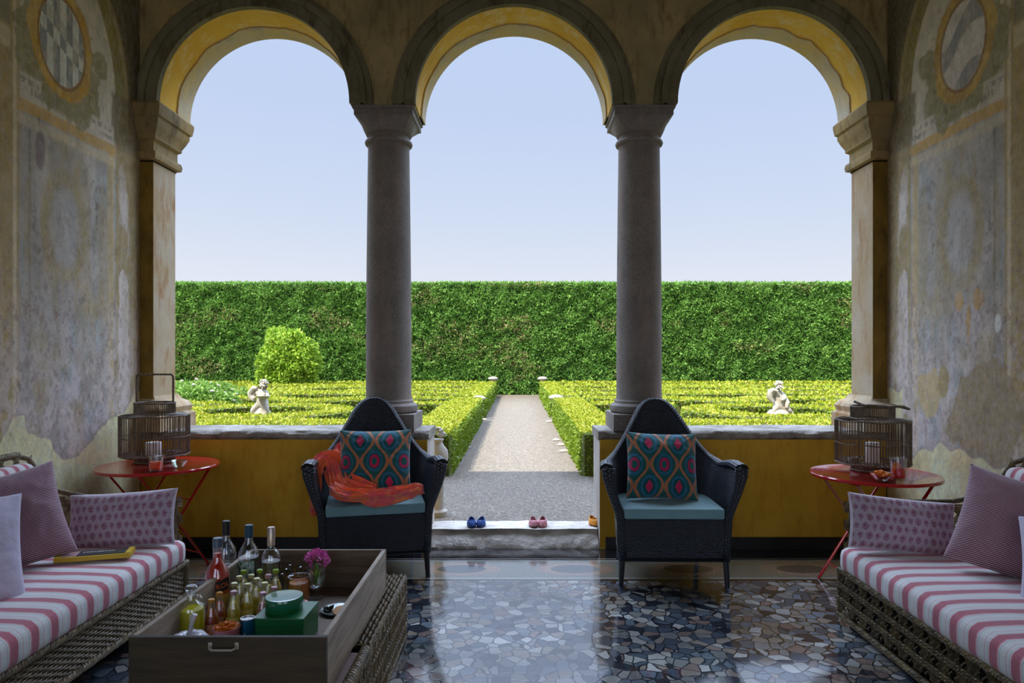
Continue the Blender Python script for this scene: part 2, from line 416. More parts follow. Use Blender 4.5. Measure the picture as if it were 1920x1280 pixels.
def pin_mat(name, n=58, c1=srgb(112, 44, 62), c2=srgb(196, 178, 188)):
    k = NT(name); x = k.xyz(k.coord('UV'))
    t = k.math('FRACT', k.math('MULTIPLY', x[1], float(n)))
    c = k.mix(k.math('GREATER_THAN', t, .55), c1, c2)
    k.set(color=c, rough=.9, sheen=.3, spec=.2, normal=k.bump(k.noise(k.coord(), 14, 4), .4, .02)); return k.m
M['pin'] = pin_mat('maroon_pinstripe')
M['pin_y'] = pin_mat('pinstripe_cloth', 150, srgb(90, 60, 56), srgb(176, 160, 150))
k = NT('printed_cloth'); k.set(color=k.attr(), rough=.88, spec=.2, sheen=.3, normal=k.bump(k.noise(k.coord(), 14, 4), .35, .02)); M['print'] = k.m
M['lilac'] = mat('pale_lilac_linen', srgb(206, 200, 220), srgb(196, 190, 212), 4, .9, .4, 16, sheen=.3, bdist=.02)
M['pillow_edge'] = mat('fringe', srgb(120, 150, 160), srgb(90, 120, 130), 30, .9)
def plain(name, r, g, b, rough=.5, **kw): return mat(name, srgb(r, g, b), rough=rough, **kw)
# ================================================================== STRUCTURE
WXL, WXR, WY, WB = -2.956, 2.88, 5.33, -2.2      # left wall, right wall, arcade inner face, rear wall
CX = -.036                                        # axis of the loggia
b = MB(); b.box((CX, (WB+WY)/2, -.06), (6.6, WY-WB, .12)); struct(b.build('floor', M['floor'], smooth=False))
b = MB(); b.box((CX, 1.9, 5.35), (13.0, 8.4, .2)); struct(b.build('ceiling', M['ceiling'], smooth=False))  # unseen; spread past the walls as an added overhang against the sun
# rear wall (behind the camera), its two tall openings invented to let light in
b = MB()
for x0, x1, z0, z1 in ((-3.3, -2.6, 0, 5.3), (-.5, .5, 0, 5.3), (2.6, 3.3, 0, 5.3), (-2.6, -.5, 3.9, 5.3), (.5, 2.6, 3.9, 5.3)):
    b.box(((x0+x1)/2, WB-.15, (z0+z1)/2), (x1-x0, .3, z1-z0))
struct(b.build('wall_back', M['ceiling'], smooth=False))
b = MB(); b.box((0, -14.5, -.07), (60, 24.4, .1)); struct(b.build('ground_bounce', M['gravel'], smooth=False))  # unseen gravel added to bounce sunlight into the loggia

# ---- arcade wall with three arches (front plane WY, archivolt proud of it)
SPR = 3.462
ARCH = [(-2.055, .745), (CX, .765), (1.98, .745)]
YB = 5.79
top = 5.85
xs = [-7.5, -3.4]
for cx, r in ARCH:
    xs += [cx - r*cos(pi*i/40) for i in range(41)]
xs += [3.35, 7.5]
def zlow(x):
    for cx, r in ARCH:
        if abs(x-cx) < r-1e-6: return SPR + sqrt(r*r-(x-cx)**2)
    return SPR
b = MB(); V = []; F = []; mi = []
n = len(xs)
for x in xs: V += [(x, WY, zlow(x)), (x, WY, top), (x, YB, top), (x, YB, zlow(x))]
for i in range(n-1):
    a, c = i*4, i*4+4
    for q, m_ in (((a, c, c+1, a+1), 0), ((a+1, c+1, c+2, a+2), 3), ((a+2, c+2, c+3, a+3), 3), ((a+3, c+3, c, a), 1)):
        F.append(q); mi.append(m_)
F.append((0, 1, 2, 3)); mi.append(3); F.append(tuple((n-1)*4+k for k in (3, 2, 1, 0))); mi.append(3)
b.v = V; b.f = F; b.mi = mi; b.uv = [[(0, 0)]*4 for f in F]
b.cmi = 3
for x0, x1 in ((-7.5, -2.956-.02), (2.88+.02, 7.5)): b.box(((x0+x1)/2, (WY+YB)/2+.02, SPR/2), (x1-x0, YB-WY-.04, SPR))
struct(b.build('wall_front', [M['arcade'], M['soffit'], M['archivolt'], M['outer']]))
# pale worn strip along the outer third of each soffit: a thin plaster layer
def arch_shell(cx, r, y0, y1, r1, r2, mb, n=48, wob=0):
    V = []; F = []
    for i in range(n+1):
        a = pi*i/n; ca, sa = cos(a), sin(a); w = wob*(fbm(np.array([i*.35]), np.array([cx*7]), 3)[0]-.5) if wob else 0
        for rr, y in ((r1, y0+w), (r2, y0+w), (r2, y1), (r1, y1)): V.append((cx+rr*ca, y, SPR+rr*sa))
    for i in range(n):
        for k in range(4):
            k2 = (k+1) % 4; F.append((i*4+k, i*4+4+k, i*4+4+k2, i*4+k2))
    F.append((0, 1, 2, 3)); F.append((n*4+3, n*4+2, n*4+1, n*4)); mb.add(V, F)
for i, (cx, r) in enumerate(ARCH):
    b = MB(); arch_shell(cx, r, YB-.19, YB+.01, r-.012, r+.02, b, wob=.12); struct(b.build('trim_%d' % (i+1), M['soffit_pale'], ang=60))
# archivolt mouldings
for i, (cx, r) in enumerate(ARCH):
    b = MB(); arch_shell(cx, r, WY-.05, WY+.02, r+.001, r+.105, b); arch_shell(cx, r, WY-.075, WY+.02, r+.085, r+.135, b); arch_shell(cx, r, WY-.03, WY+.02, r+.13, r+.18, b)
    struct(b.build('trim_%d' % (i+4), M['archivolt'], ang=30))

# ---- corner piers with capitals and bases
def pier(s, n):
    xin = -2.85 if s < 0 else 2.767
    xo = xin + s*.55
    x0, x1 = min(xin, xo), max(xin, xo)
    b = MB(); b.box(((x0+x1)/2, (WY+5.67)/2, (3.05+.9)/2), (x1-x0, 5.67-WY, 3.05-.9))
    b.cmi = 0
    V = b.v; f = b.f
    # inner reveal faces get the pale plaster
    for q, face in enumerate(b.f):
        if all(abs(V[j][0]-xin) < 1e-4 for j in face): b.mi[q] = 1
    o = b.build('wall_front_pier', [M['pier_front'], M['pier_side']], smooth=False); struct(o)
    b = MB()
    b.rect(x0, x1, WY, YB-.1, [(0, 3.02), (.0, 3.03), (.028, 3.04), (.034, 3.07), (.028, 3.10), (.006, 3.11), (.006, 3.18), (.03, 3.20), (.03, 3.22), (.055, 3.27), (.075, 3.32), (.075, 3.35), (.09, 3.36), (.10, 3.42), (.10, 3.445), (.085, SPR+.002)])
    struct(b.build('trim_%d' % n, M['pier_cap']))
    b = MB(); b.rect(x0, x1, WY+.01, 5.72, [(.10, .917), (.10, 1.03), (.07, 1.05), (.085, 1.09), (.06, 1.13), (.02, 1.15), (.0, 1.19)])
    struct(b.build('trim_%d' % (n+1), M['pier_side']))
pier(-1, 7); pier(1, 9)

# ---- side walls with their worn frescoes
def paint(side, Y, Z):
    n = fbm(Y*3, Z*3, 5 if side < 0 else 9, 5); n2 = fbm(Y*11, Z*7, 21 if side < 0 else 33, 4); n3 = fbm(Y*28, Z*18, 41, 3)
    wob = (n-.5)*.14; w2 = (n2-.5)*.05
    C = lambda r, g, b: np.array(srgb(r, g, b))
    out = np.zeros(Y.shape+(3,)) + C(152, 148, 142)
    def put(m, c, a=1.0):
        m = np.clip(m, 0, 1)[..., None]*a; out[:] = out*(1-m)+c*m
    put(sstep(.42, .6, n), C(168, 162, 156)); put(sstep(.56, .42, n2), C(136, 132, 122), .7)
    put(sstep(.55, .7, fbm(Y*5, Z*2.2, 61, 4)), C(150, 136, 86), .55)
    put(sstep(.52, .66, fbm(Y*4, Z*3, 71, 4)), C(142, 156, 166), .55)
    put(sstep(.55, .64, n3)*sstep(.5, .62, fbm(Y*4, Z*4, 81, 3)), C(108, 92, 76), .6)
    # upper field: pale plaster between arch band and cartouche
    up = sstep(2.98, 3.02, Z+w2)
    put(up*sstep(4.02, 4.06, Y), C(186, 180, 166))
    # vertical painted frames
    put(sstep(4.06, 4.03, Y+w2*.3), C(156, 134, 74), .85)
    put(sstep(3.985, 4.0, Y)*sstep(4.03, 4.015, Y), C(196, 186, 160), .8)
    put(sstep(4.90, 4.93, Y+w2*.4)*sstep(5.0, 4.98, Y+w2*.4)*sstep(3.02, 2.98, Z), C(178, 158, 112), .8*1)
    pe = sstep(.40, .52, fbm(Y*10, Z*5, 91, 4)+.25*(2.5-Z)/2.5)
    put(sstep(5.0, 5.02, Y), C(140, 122, 72), .9)
    put(sstep(5.03, 5.06, Y)*sstep(5.2, 5.16, Y)*pe*sstep(3.1, 2.6, Z), C(188, 180, 176), .9)
    if side > 0: put(sstep(5.16, 5.2, Y)*(1-pe), C(120, 104, 60), .7)
    # inner panel frame line and streaks
    put(sstep(4.11, 4.12, Y)*sstep(4.145, 4.135, Y)*sstep(2.9, 2.86, Z)*sstep(1.2, 1.5, Z), C(112, 106, 88), .6)
    put(sstep(.5, .62, fbm(Y*16, Z*1.3, 101, 3))*sstep(2.95, 2.8, Z)*sstep(1.2, 1.8, Z), C(146, 128, 78), .4)
    # painted oval in the middle of the panel
    r = np.sqrt(((Y-4.45)/.20)**2+((Z-(2.35 if side < 0 else 2.3))/.33)**2)+wob
    put(sstep(.75, .9, r)*sstep(1.25, 1.05, r), C(146, 130, 80), .55)
    put(sstep(.8, .6, r), C(160, 160, 160), .5)
    r = np.sqrt(((Y-4.22)/.045)**2+((Z-2.78)/.13)**2)
    if side < 0: put(sstep(1.1, .9, r+w2*5), C(104, 92, 96), .75)
    # entablature line under the cartouche
    l = sstep(2.955, 2.975, Z+w2*.5)*sstep(3.05, 3.03, Z+w2*.5)*sstep(4.0, 4.05, Y)*sstep(5.03, 5.0, Y)
    put(l, C(182, 148, 76), .9)
    l = sstep(2.87, 2.9, Z)*sstep(2.96, 2.94, Z)*sstep(4.0, 4.05, Y)*sstep(5.03, 5.0, Y); put(l, C(192, 180, 150), .6)
    # arch band of the lunette
    rr = np.sqrt((Y-4.13)**2+np.clip(Z-3.42, 0, None)**2)
    on = sstep(3.1, 3.16, Z)
    put(on*sstep(.865, .88, rr+w2*.5), C(126, 116, 50)); put(on*sstep(.99, 1.0, rr), C(148, 134, 84)); put(on*sstep(1.045, 1.05, rr), C(98, 88, 48))
    dk = sstep(3.0, 3.1, Z)*sstep(3.45, 3.40, Z)*sstep(4.93, 4.97, Y+wob*.4+w2)
    put(dk, C(112, 100, 68), .9)
    # cartouche with scrolls
    sc_ = fbm(Y*7, Z*7, 131, 3)
    r = np.sqrt(((Y-4.42)/.40)**2+((Z-3.40)/.42)**2)+(sc_-.5)*.6
    put(sstep(1.02, .96, r)*sstep(3.05, 3.09, Z), C(138, 130, 92), .95)
    for (cy, cz, ra) in ((4.12, 3.30, .10), (4.30, 3.18, .12), (4.52, 3.14, .10), (4.74, 3.27, .11), (4.80, 3.55, .09), (4.08, 3.52, .08), (4.62, 3.08, .07)):
        q = np.sqrt((Y-cy)**2+(Z-cz)**2)/ra
        q = q+(n2-.5)*1.1+(sc_-.5)*.9; an_ = np.arctan2(Z-cz, Y-cy); put(sstep(1.08, .9, q), C(128, 122, 82), .8); put(sstep(.18, .0, np.abs(q-.28-.09*an_))*sstep(1, .9, q), C(160, 150, 110), .55)
    zc = 3.53 if side < 0 else 3.52
    r = np.sqrt(((Y-4.43)/.31)**2+((Z-zc)/.37)**2)+(sc_-.5)*.22
    put(sstep(1.03, .97, r), C(176, 138, 44) if side < 0 else C(160, 128, 54)); put(sstep(1.03, .97, r)*sstep(.45, .6, n2), C(190, 160, 74), .7)
    r = np.sqrt(((Y-4.43)/.215)**2+((Z-zc)/.275)**2)
    put(sstep(1.12, 1.08, r)*sstep(1.0, 1.02, r), C(120, 84, 28), .8)
    inside = sstep(1.02, .99, r)
    if side < 0:
        put(inside, C(206, 206, 196))
        col = np.floor((Y-4.215)/.062).astype(int); odd = (col % 2 == 0)
        shift = (Z-zc) + (Y-4.43)*.35
        mid = (np.abs(shift) < .045)
        chk = np.where(mid, ~odd, odd)
        put(inside*chk, C(112, 118, 122), .9)
        chk2 = (np.abs(shift-.09) < .045) & (~odd); put(inside*chk2, C(150, 154, 152), .5)
    else:
        put(inside, C(196, 188, 186))
        wv = np.sin((Z-zc)*17 + (Y-4.43)*7.5 + .8*np.sin(Y*14)); put(inside*sstep(.25, .45, wv), C(128, 128, 132), .9)
    put(inside*sstep(.5, .62, n3), C(176, 170, 160), .5)
    # faint lettering dabs on the two ribbons
    for (y0, y1, zz, dz) in ((4.06, 4.22, 3.13, -.2), (4.74, 4.98, 3.11, .0)):
        rb = sstep(y0-.02, y0, Y)*sstep(y1+.02, y1, Y)*sstep(zz-.075, zz-.06, Z)*sstep(zz+.075, zz+.06, Z); put(rb, C(190, 182, 170), .85)
        for row in (0, 1):
            let = (vnoise((Y-y0)*70, np.zeros_like(Y)+row, 141) > .52)*(vnoise((Y-y0)*55, Z*60, 151) > .38)
            put(rb*let*(np.abs(Z-(zz+.028-.056*row)) < .018), C(122, 116, 108), .7)
    # left-hand painted pilaster capital at the frame's edge
    cp = sstep(3.98, 3.96, Y); put(cp*sstep(3.28, 3.3, Z)*sstep(3.42, 3.40, Z), C(186, 176, 140), .8); put(cp*sstep(3.42, 3.44, Z), C(110, 106, 84), .7)
    # falling plaster, lower field
    fl = fbm(Y*2.2, Z*2.2, 161 if side < 0 else 171, 5)
    put(sstep(2.2, 1.2, Z)*sstep(.38, .52, n3*.5+n2*.5), C(184, 176, 176), .6)
    sp = sstep(.62, .68, fbm(Y*40, Z*26, 181, 3))*sstep(2.4, 1.7, Z); put(sp, C(120, 96, 92), .5)
    if side > 0:
        g = np.sqrt(((Y-4.22)/.28)**2+((Z-1.12)/.34)**2)+(n-.5)*1.2+(n2-.5)*.3
        put(sstep(1.04, .98, g), C(138, 122, 88), .95)
        g = np.sqrt(((Y-4.78)/.14)**2+((Z-1.25)/.16)**2)+(n2-.5)*1.0; put(sstep(1.03, .98, g), C(176, 158, 110), .9)
        g = np.sqrt(((Y-4.62)/.06)**2+((Z-1.33)/.10)**2)+(n2-.5)*.8; put(sstep(1.03, .98, g), C(150, 132, 82), .95)
        for cy in (4.28, 4.46):
            g = np.sqrt(((Y-cy)/.05)**2+((Z-1.86)/.075)**2)+(n2-.5)*.7; put(sstep(1.05, .8, g), C(178, 140, 70), .75)
        g = np.abs(Y-4.37)/.025+np.abs(Z-1.72)/.14; put(sstep(1.05, .9, g), C(178, 140, 70), .8)
        g = np.sqrt(((Y-4.10)/.028)**2+((Z-1.70)/.055)**2); put(sstep(1.05, .95, g), C(206, 202, 196), .9)
        zb = .86 + .10*(fl-.5)*2 + .16*sstep(4.9, 5.1, Y)*-1 + .02*np.sin(Y*30)
        zb = zb + np.where(Y > 5.12, .55, 0)
    else:
        zb = 1.02 + .30*(fl-.5)*2 + .12*sstep(4.8, 5.2, Y) + (n2-.5)*.1
    edge = sstep(zb+.012, zb-.004, Z)
    put(sstep(zb+.05, zb+.01, Z)*(1-edge), C(134, 124, 112), .6)
    edge = edge
    put(edge, C(208, 192, 150)); put(edge*sstep(.4, .65, n), C(196, 170, 120), .6); put(edge*sstep(.55, .7, n2), C(214, 204, 176), .5)
    return np.clip(out*1.55*np.array([1.03, .98, .90]), 0, .86)
def side_wall(side, name):
    x = WXL if side < 0 else WXR
    ys = np.linspace(3.4, WY, 250); zs = np.linspace(0, 4.6, 560)
    YY, ZZ = np.meshgrid(ys, zs)
    C = paint(side, YY, ZZ).reshape(-1, 3)
    V = np.stack([np.full(YY.size, x), YY.ravel(), ZZ.ravel()], 1)
    ny = len(ys); nz = len(zs); i, j = np.meshgrid(np.arange(ny-1), np.arange(nz-1)); a = (j*ny+i).ravel()
    F = np.stack([a, a+1, a+1+ny, a+ny], 1)
    if side > 0: F = F[:, ::-1]
    # rest of the wall: box behind it
    cV = []; cF = []
    def bx(x0, x1, y0, y1, z0, z1):
        o = len(V)+len(cV)
        for p in [(x0,y0,z0),(x0,y0,z1),(x0,y1,z0),(x0,y1,z1),(x1,y0,z0),(x1,y0,z1),(x1,y1,z0),(x1,y1,z1)]: cV.append(p)
        for f in [(0,1,3,2),(4,6,7,5),(0,4,5,1),(2,3,7,6),(0,2,6,4),(1,5,7,3)]: cF.append([o+q for q in f])
    xa, xb = (x-.35, x-.002) if side < 0 else (x+.002, x+.35)
    YO = WB
    bx(xa, xb, YO, YB-.02, 0, 5.4)
    if side < 0: bx(x-.002, x, YO, 3.4, 0, 5.3); bx(x-.002, x, 3.4, WY, 4.6, 5.3)
    else: bx(x, x+.002, YO, 3.4, 0, 5.3); bx(x, x+.002, 3.4, WY, 4.6, 5.3)
    V2 = np.concatenate([V, np.array(cV)]); F2 = np.concatenate([F, np.array(cF)]); C2 = np.concatenate([C, np.tile(srgb(160, 152, 130), (len(cV), 1))])
    struct(fast_mesh(name, V2, F2, M['fresco'], C2))
side_wall(-1, 'wall_left'); side_wall(1, 'wall_right')

# ---- parapets with rough coping
def rough_slab(mb, x0, x1, y0, y1, z0, z1, amp, step=.035, seed=0):
    nx = max(2, int((x1-x0)/step)); 
    ring = []; ny = max(2, int((y1-y0)/step)); nz = max(2, int((z1-z0)/.02))
    P = [(y0, z0+(z1-z0)*i/nz) for i in range(nz)] + [(y0+(y1-y0)*i/ny, z1) for i in range(ny)] + [(y1, z1-(z1-z0)*i/nz) for i in range(nz)] + [(y1-(y1-y0)*i/ny, z0) for i in range(ny)]
    m = len(P); V = []; F = []
    cy, cz = (y0+y1)/2, (z0+z1)/2
    for i in range(nx+1):
        x = x0+(x1-x0)*i/nx
        for k, (y, z) in enumerate(P):
            q = fbm(np.array([x*6+seed]), np.array([(k/m)*22.]), seed+3, 4)[0]-.5
            dy = (y-cy)/((y1-y0)/2); dz = (z-cz)/((z1-z0)/2)
            f = .35 if (z > z1-1e-6 and abs(dy) < .97) else 1
            rd = .012 if (abs(dy) > .97 and abs(dz) > .9) else 0
            V.append((x, y+np.sign(dy)*(abs(dy) > .97)*(q*amp-rd-amp*.2), z+np.sign(dz)*(abs(dz) > .9)*(q*amp*f-rd)))
    for i in range(nx):
        for k in range(m):
            k2 = (k+1) % m; F.append((i*m+k, i*m+k2, (i+1)*m+k2, (i+1)*m+k))
    F.append(tuple(reversed(range(m)))); F.append(tuple(nx*m+k for k in range(m))); mb.add(V, F)
for s, x0, x1, lab in ((-1, WXL+.001, -.712, 'low yellow parapet wall left of the doorway, with rough stone coping'), (1, .636, WXR-.001, 'low yellow parapet wall right of the doorway, with rough stone coping')):
    t = thing('parapet', lab, 'low wall', ((x0+x1)/2, WY, 0))
    xm = (x0+x1)/2; L = x1-x0
    b = MB(); e = x1 if s < 0 else x0
    b.box((0, .23, .425), (L, .44, .85)); 
    ex = (e-xm)
    for q, face in enumerate(b.f):
        if all(abs(b.v[j][0]-ex) < 1e-4 for j in face): b.mi[q] = 1
    b.build('wall_body', [M['parapet'], M['white_plaster']], t, smooth=False)
    b = MB(); rough_slab(b, -L/2-(.0 if s < 0 else .012), L/2+(.012 if s < 0 else 0), -.012, .475, .845, .92, .035, seed=5+s)
    b.build('coping', M['capstone'], t, ang=50)
    b = MB(); b.box((-s*.0+(-.02 if s < 0 else .02), -.006, .045), (L-.05, .014, .09)); b.build('skirting', M['black'], t, smooth=False)

# ---- columns
def column(x, lab):
    t = thing('stone_column', lab, 'column', (x, 5.56, .917))
    b = MB(); b.rect(-.24, .24, -.24, .24, [(-.004, 0), (0, .004), (0, .125), (-.004, .13)]); b.build('plinth', M['stone'], t)
    b = MB(); b.lathe([(.215, .13), (.232, .142), (.236, .165), (.232, .188), (.212, .204), (.200, .208), (.198, .226), (.188, .236)], n=64, capends=True); b.build('torus_base', M['stone'], t)
    H = 3.205-.917
    prof = [(.188, .236), (.182, .26)] + [(.182-.016*max(0, (i/12-.25)/.75)**1.3, .26+(H-.26)*i/12) for i in range(1, 13)]
    b = MB(); b.lathe(prof, n=64); b.build('shaft', M['stone'], t)
    b = MB()
    b.lathe([(.166, H), (.186, H+.005), (.192, H+.02), (.186, H+.035), (.168, H+.04), (.167, H+.075), (.18, H+.08)], n=64)
    # echinus: round to square
    N = 64; V = []; F = []
    z0, z1 = H+.075, H+.185
    R = 8
    for j in range(R+1):
        f = j/R; zz = z0+(z1-z0)*f; rr = .172+(.222-.172)*(f**.7)
        for k in range(N):
            a = 2*pi*k/N; q = 1/max(abs(cos(a)), abs(sin(a)))
            m_ = f**1.5; rad = rr*((1-m_)+m_*q); V.append((rad*cos(a), rad*sin(a), zz))
    for j in range(R):
        for k in range(N): F.append((j*N+k, j*N+(k+1) % N, (j+1)*N+(k+1) % N, (j+1)*N+k))
    F.append(tuple(range(R*N, R*N+N))); b.add(V, F)
    b.rect(-.235, .235, -.235, .235, [(-.01, z1-.002), (-.005, z1+.0), (-.005, z1+.045), (.008, z1+.05), (.008, SPR-.917-.001)])
    b.build('capital', M['stone'], t, ang=30)
column(.982, 'grey stone column right of the doorway behind the right armchair')
column(-1.055, 'grey stone column left of the doorway behind the left armchair')

# ---- doorway step
b = MB(); rough_slab(b, -.705, .63, WY-.004, 5.72, -.03, .128, .05, .02, 31)
b.v = [(x, y+(.15*max(0, (z-.0)/.128)**1.4+.02*(vnoise(np.array([x*26.]), np.array([z*60.]), 77)[0]-.5) if y < 5.42 else 0), z) for x, y, z in b.v]
o = b.build('stone_step', M['step'], ang=60); tag(o, 'worn pale stone step in the doorway carrying the shoes', 'step')

# ================================================================== GARDEN
GZ = .05
b = MB(); b.box((0, 31, GZ-.5), (90, 50.42, 1.0)); struct(b.build('ground', M['soil'], smooth=False))
b = MB(); b.box((-.01, (YB+8.3)/2, GZ-.05), (18, 8.3-YB, .11)); b.box((-.01, 16.97, GZ-.05), (1.9, 17.34, .11)); struct(b.build('ground_gravel_path', M['gravel'], smooth=False))

def leaves(P, N, size, c1, c2, seed=0, asp=1.7, up=.0, c3=None, f3=.06, jitter=.9):
    """leaf blades (two crossing quads merged as rhombi) at points P with normals N"""
    r = np.random.RandomState(seed); n = len(P)
    d = r.normal(size=(n, 3)); d += N*1.0; d[:, 2] += up; d /= np.linalg.norm(d, axis=1)[:, None]
    nn = N + r.normal(size=(n, 3))*jitter; t = np.cross(d, nn); t /= (np.linalg.norm(t, axis=1)[:, None]+1e-9)
    s = size*(.6+.8*r.rand(n, 1))
    a = P - d*s*.3; q = P + t*s/asp*.5+d*s*.2; c = P + d*s*.8; e = P - t*s/asp*.5+d*s*.2
    V = np.stack([a, q, c, e], 1).reshape(-1, 3); F = np.arange(n*4).reshape(n, 4)
    w = r.rand(n, 1); C = np.array(c1)*(1-w)+np.array(c2)*w
    if c3 is not None:
        m_ = r.rand(n) < f3; C[m_] = c3
    return V, F, np.repeat(C, 4, 0)

class Foliage:
    def __init__(s): s.V = []; s.F = []; s.C = []; s.n = 0
    def add(s, v, f, c): s.V.append(v); s.F.append(f+s.n); s.C.append(c); s.n += len(v)
    def build(s, name, parent=None): return fast_mesh(name, np.concatenate(s.V), np.concatenate(s.F), M['leaf'], np.concatenate(s.C), parent)

# ---- tall clipped hedge
HEDGE_Y = 25.9
def tall():
    t = thing('tall_hedge', 'tall dark green clipped conifer hedge closing the end of the garden', 'hedge', (0, HEDGE_Y+.6, GZ))
    b = MB()
    def f(u, v):
        x = -14.8+29.6*u; z = 4.24*v
        return (x, -.52+.12*float(fbm(np.array([x*1.1]), np.array([z*1.1]), 7, 4)[0]), z)
    b.grid(f, 170, 24)
    b.box((0, .25, 2.1), (29.4, 1.3, 4.2)); b.build('core', M['hedge_core'], t)
    n = 118000; r = np.random.RandomState(3)
    x = -14.8+29.6*r.rand(n); z = .02+4.22*r.rand(n)**.96
    big = fbm(x*1.1+0, z*1.1, 7, 4); fine = fbm(x*3.5, z*3.5, 17, 4)
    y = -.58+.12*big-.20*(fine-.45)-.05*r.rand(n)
    P = np.stack([x, y, z], 1); N = np.zeros_like(P); N[:, 1] = -1; N[:, 2] = .35
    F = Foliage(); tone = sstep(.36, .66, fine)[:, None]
    V, Fc, C = leaves(P, N, .125, (0, 0, 0), (1, 1, 1), 5, 2.8, up=.25)
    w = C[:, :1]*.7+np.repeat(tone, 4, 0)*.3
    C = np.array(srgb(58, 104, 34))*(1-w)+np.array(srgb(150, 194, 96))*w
    pt = np.repeat(sstep(.60, .68, fbm(x*.55, z*1.1, 27, 3))*(r.rand(n) < .3), 4)[:, None]; C = C*(1-pt)+np.array(srgb(176, 166, 116))*pt
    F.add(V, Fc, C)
    # fuzzy top
    m_ = 16000; x = -14.8+29.6*r.rand(m_); z = 4.20+.05*fbm(x*2.2, x*0, 5, 3)+.04*r.rand(m_)**3; y = -.55+1.2*r.rand(m_)
    P = np.stack([x, y, z], 1); N = np.zeros_like(P); N[:, 2] = 1
    for sg in (-1, 1):      # clipped ends
        q = 5000; Pe = np.stack([sg*(14.75+.08*r.rand(q)), -.55+1.5*r.rand(q), 4.22*r.rand(q)], 1); Ne = np.zeros_like(Pe); Ne[:, 0] = sg
        F.add(*leaves(Pe, Ne, .16, srgb(48, 90, 30), srgb(130, 170, 80), 15, 2.8, up=.25))
    F.add(*leaves(P, N, .13, srgb(60, 110, 34), srgb(150, 190, 90), 8, 3.2, up=.6)); F.build('foliage', t)
tall()

# ---- low box hedges
BC1, BC2 = srgb(140, 154, 32), srgb(174, 180, 56)
def low_hedge(path, w, lab, h=.53, leaf=None, dens=1., closed=False, group=None, seed=1, z0=GZ, color=(BC1, BC2), name='box_hedge'):
    P = [Vector((p[0], p[1], 0)) for p in path]; m = len(P)
    t = thing(name, lab, 'hedge', (P[0].x, P[0].y, z0), group=group); o = P[0].copy()
    P = [p-o for p in P]
    sd = []
    for i in range(m):
        a = P[(i+1) % m]-P[i] if (closed or i < m-1) else P[i]-P[i-1]; c = P[i]-P[i-1] if (closed or i > 0) else a
        a.normalize(); c.normalize(); tt = (a+c).normalized(); nrm = Vector((-tt.y, tt.x, 0)); k_ = 1/max(.5, nrm.dot(Vector((-a.y, a.x, 0)))); sd.append(nrm*k_)
    b = MB(); V = []; F = []
    g = .03
    for i in range(m):
        for q, z in ((-1, 0), (-1, h-g), (1, h-g), (1, 0)): V.append(P[i]+sd[i]*q*(w/2-g)+Vector((0, 0, z)))
    for i in range(m if closed else m-1):
        j = (i+1) % m
        for k in range(3): F.append((i*4+k, i*4+k+1, j*4+k+1, j*4+k))
    if not closed: F += [(0, 1, 2, 3), (m*4-1, m*4-2, m*4-3, m*4-4)]
    b.add(V, F); b.build('core', M['box_core'], t, smooth=False)
    r = np.random.RandomState(seed); fo = Foliage()
    for i in range(m if closed else m-1):
        j = (i+1) % m; A, B = P[i], P[j]; L = (B-A).length
        dist = max(8., min((A+o).length, (B+o).length)); lf = leaf or .0026*dist+.006
        rho = dens*1.25/(lf*lf)
        for kind in ('top', 's1', 's2'):
            area = L*(w if kind == 'top' else h); n = int(area*rho*(1.0 if kind == 'top' else .75)); 
            if n < 1: continue
            u = r.rand(n); vv_ = r.rand(n); S = np.array(sd[i])[None]*(1-u[:, None])+np.array(sd[j])[None]*u[:, None]
            c = np.array(A)[None]*(1-u[:, None])+np.array(B)[None]*u[:, None]
            if kind == 'top':
                off = (vv_-.5)*w; wx = c+S*off[:, None]; bump_ = fbm(wx[:, 0]*2+o.x*2, wx[:, 1]*2+o.y*2, 3, 3)-.5
                edge_ = np.abs(vv_-.5)*2
                wx[:, 2] = h+.05*bump_-.02*edge_**6+r.normal(size=n)*lf*.25; N = np.zeros((n, 3)); N[:, 2] = 1
            else:
                s_ = -1 if kind == 's1' else 1; wx = c+S*(s_*w/2); wx += S*s_*(r.normal(size=n)*lf*.3)[:, None]; wx[:, 2] = vv_*h; N = S*s_
            V, Fc, C = leaves(wx, N, lf*1.25, color[0], color[1], seed+i*7+len(kind)*3, 1.5, c3=np.array(srgb(206, 186, 96)), f3=.04, jitter=.45 if kind == 'top' else .8)
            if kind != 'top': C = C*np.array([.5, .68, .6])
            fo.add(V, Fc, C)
    if not closed:
        for idx, sg in ((0, -1), (m-1, 1)):
            dvec = (P[min(idx+1, m-1)]-P[max(idx-1, 0)]).normalized()*sg; dist = max(8., (P[idx]+o).length); lf = leaf or .0026*dist+.006
            n = int(w*h*dens*1.1/(lf*lf)); u = r.rand(n)-.5; wx = np.array(P[idx])[None]+np.array(sd[idx])[None]*(u*w)[:, None]+np.array(dvec)[None]*(r.rand(n)*lf)[:, None]
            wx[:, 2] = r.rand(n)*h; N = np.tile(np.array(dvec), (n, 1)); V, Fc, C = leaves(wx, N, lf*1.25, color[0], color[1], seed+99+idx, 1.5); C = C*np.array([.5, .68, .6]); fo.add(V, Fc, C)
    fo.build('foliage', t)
    return t
def circle(cx, cy, r, n=28, a0=0, a1=2*pi):
    return [(cx+r*cos(a0+(a1-a0)*i/n), cy+r*sin(a0+(a1-a0)*i/n)) for i in range(n if abs(a1-a0-2*pi) < .01 else n+1)]
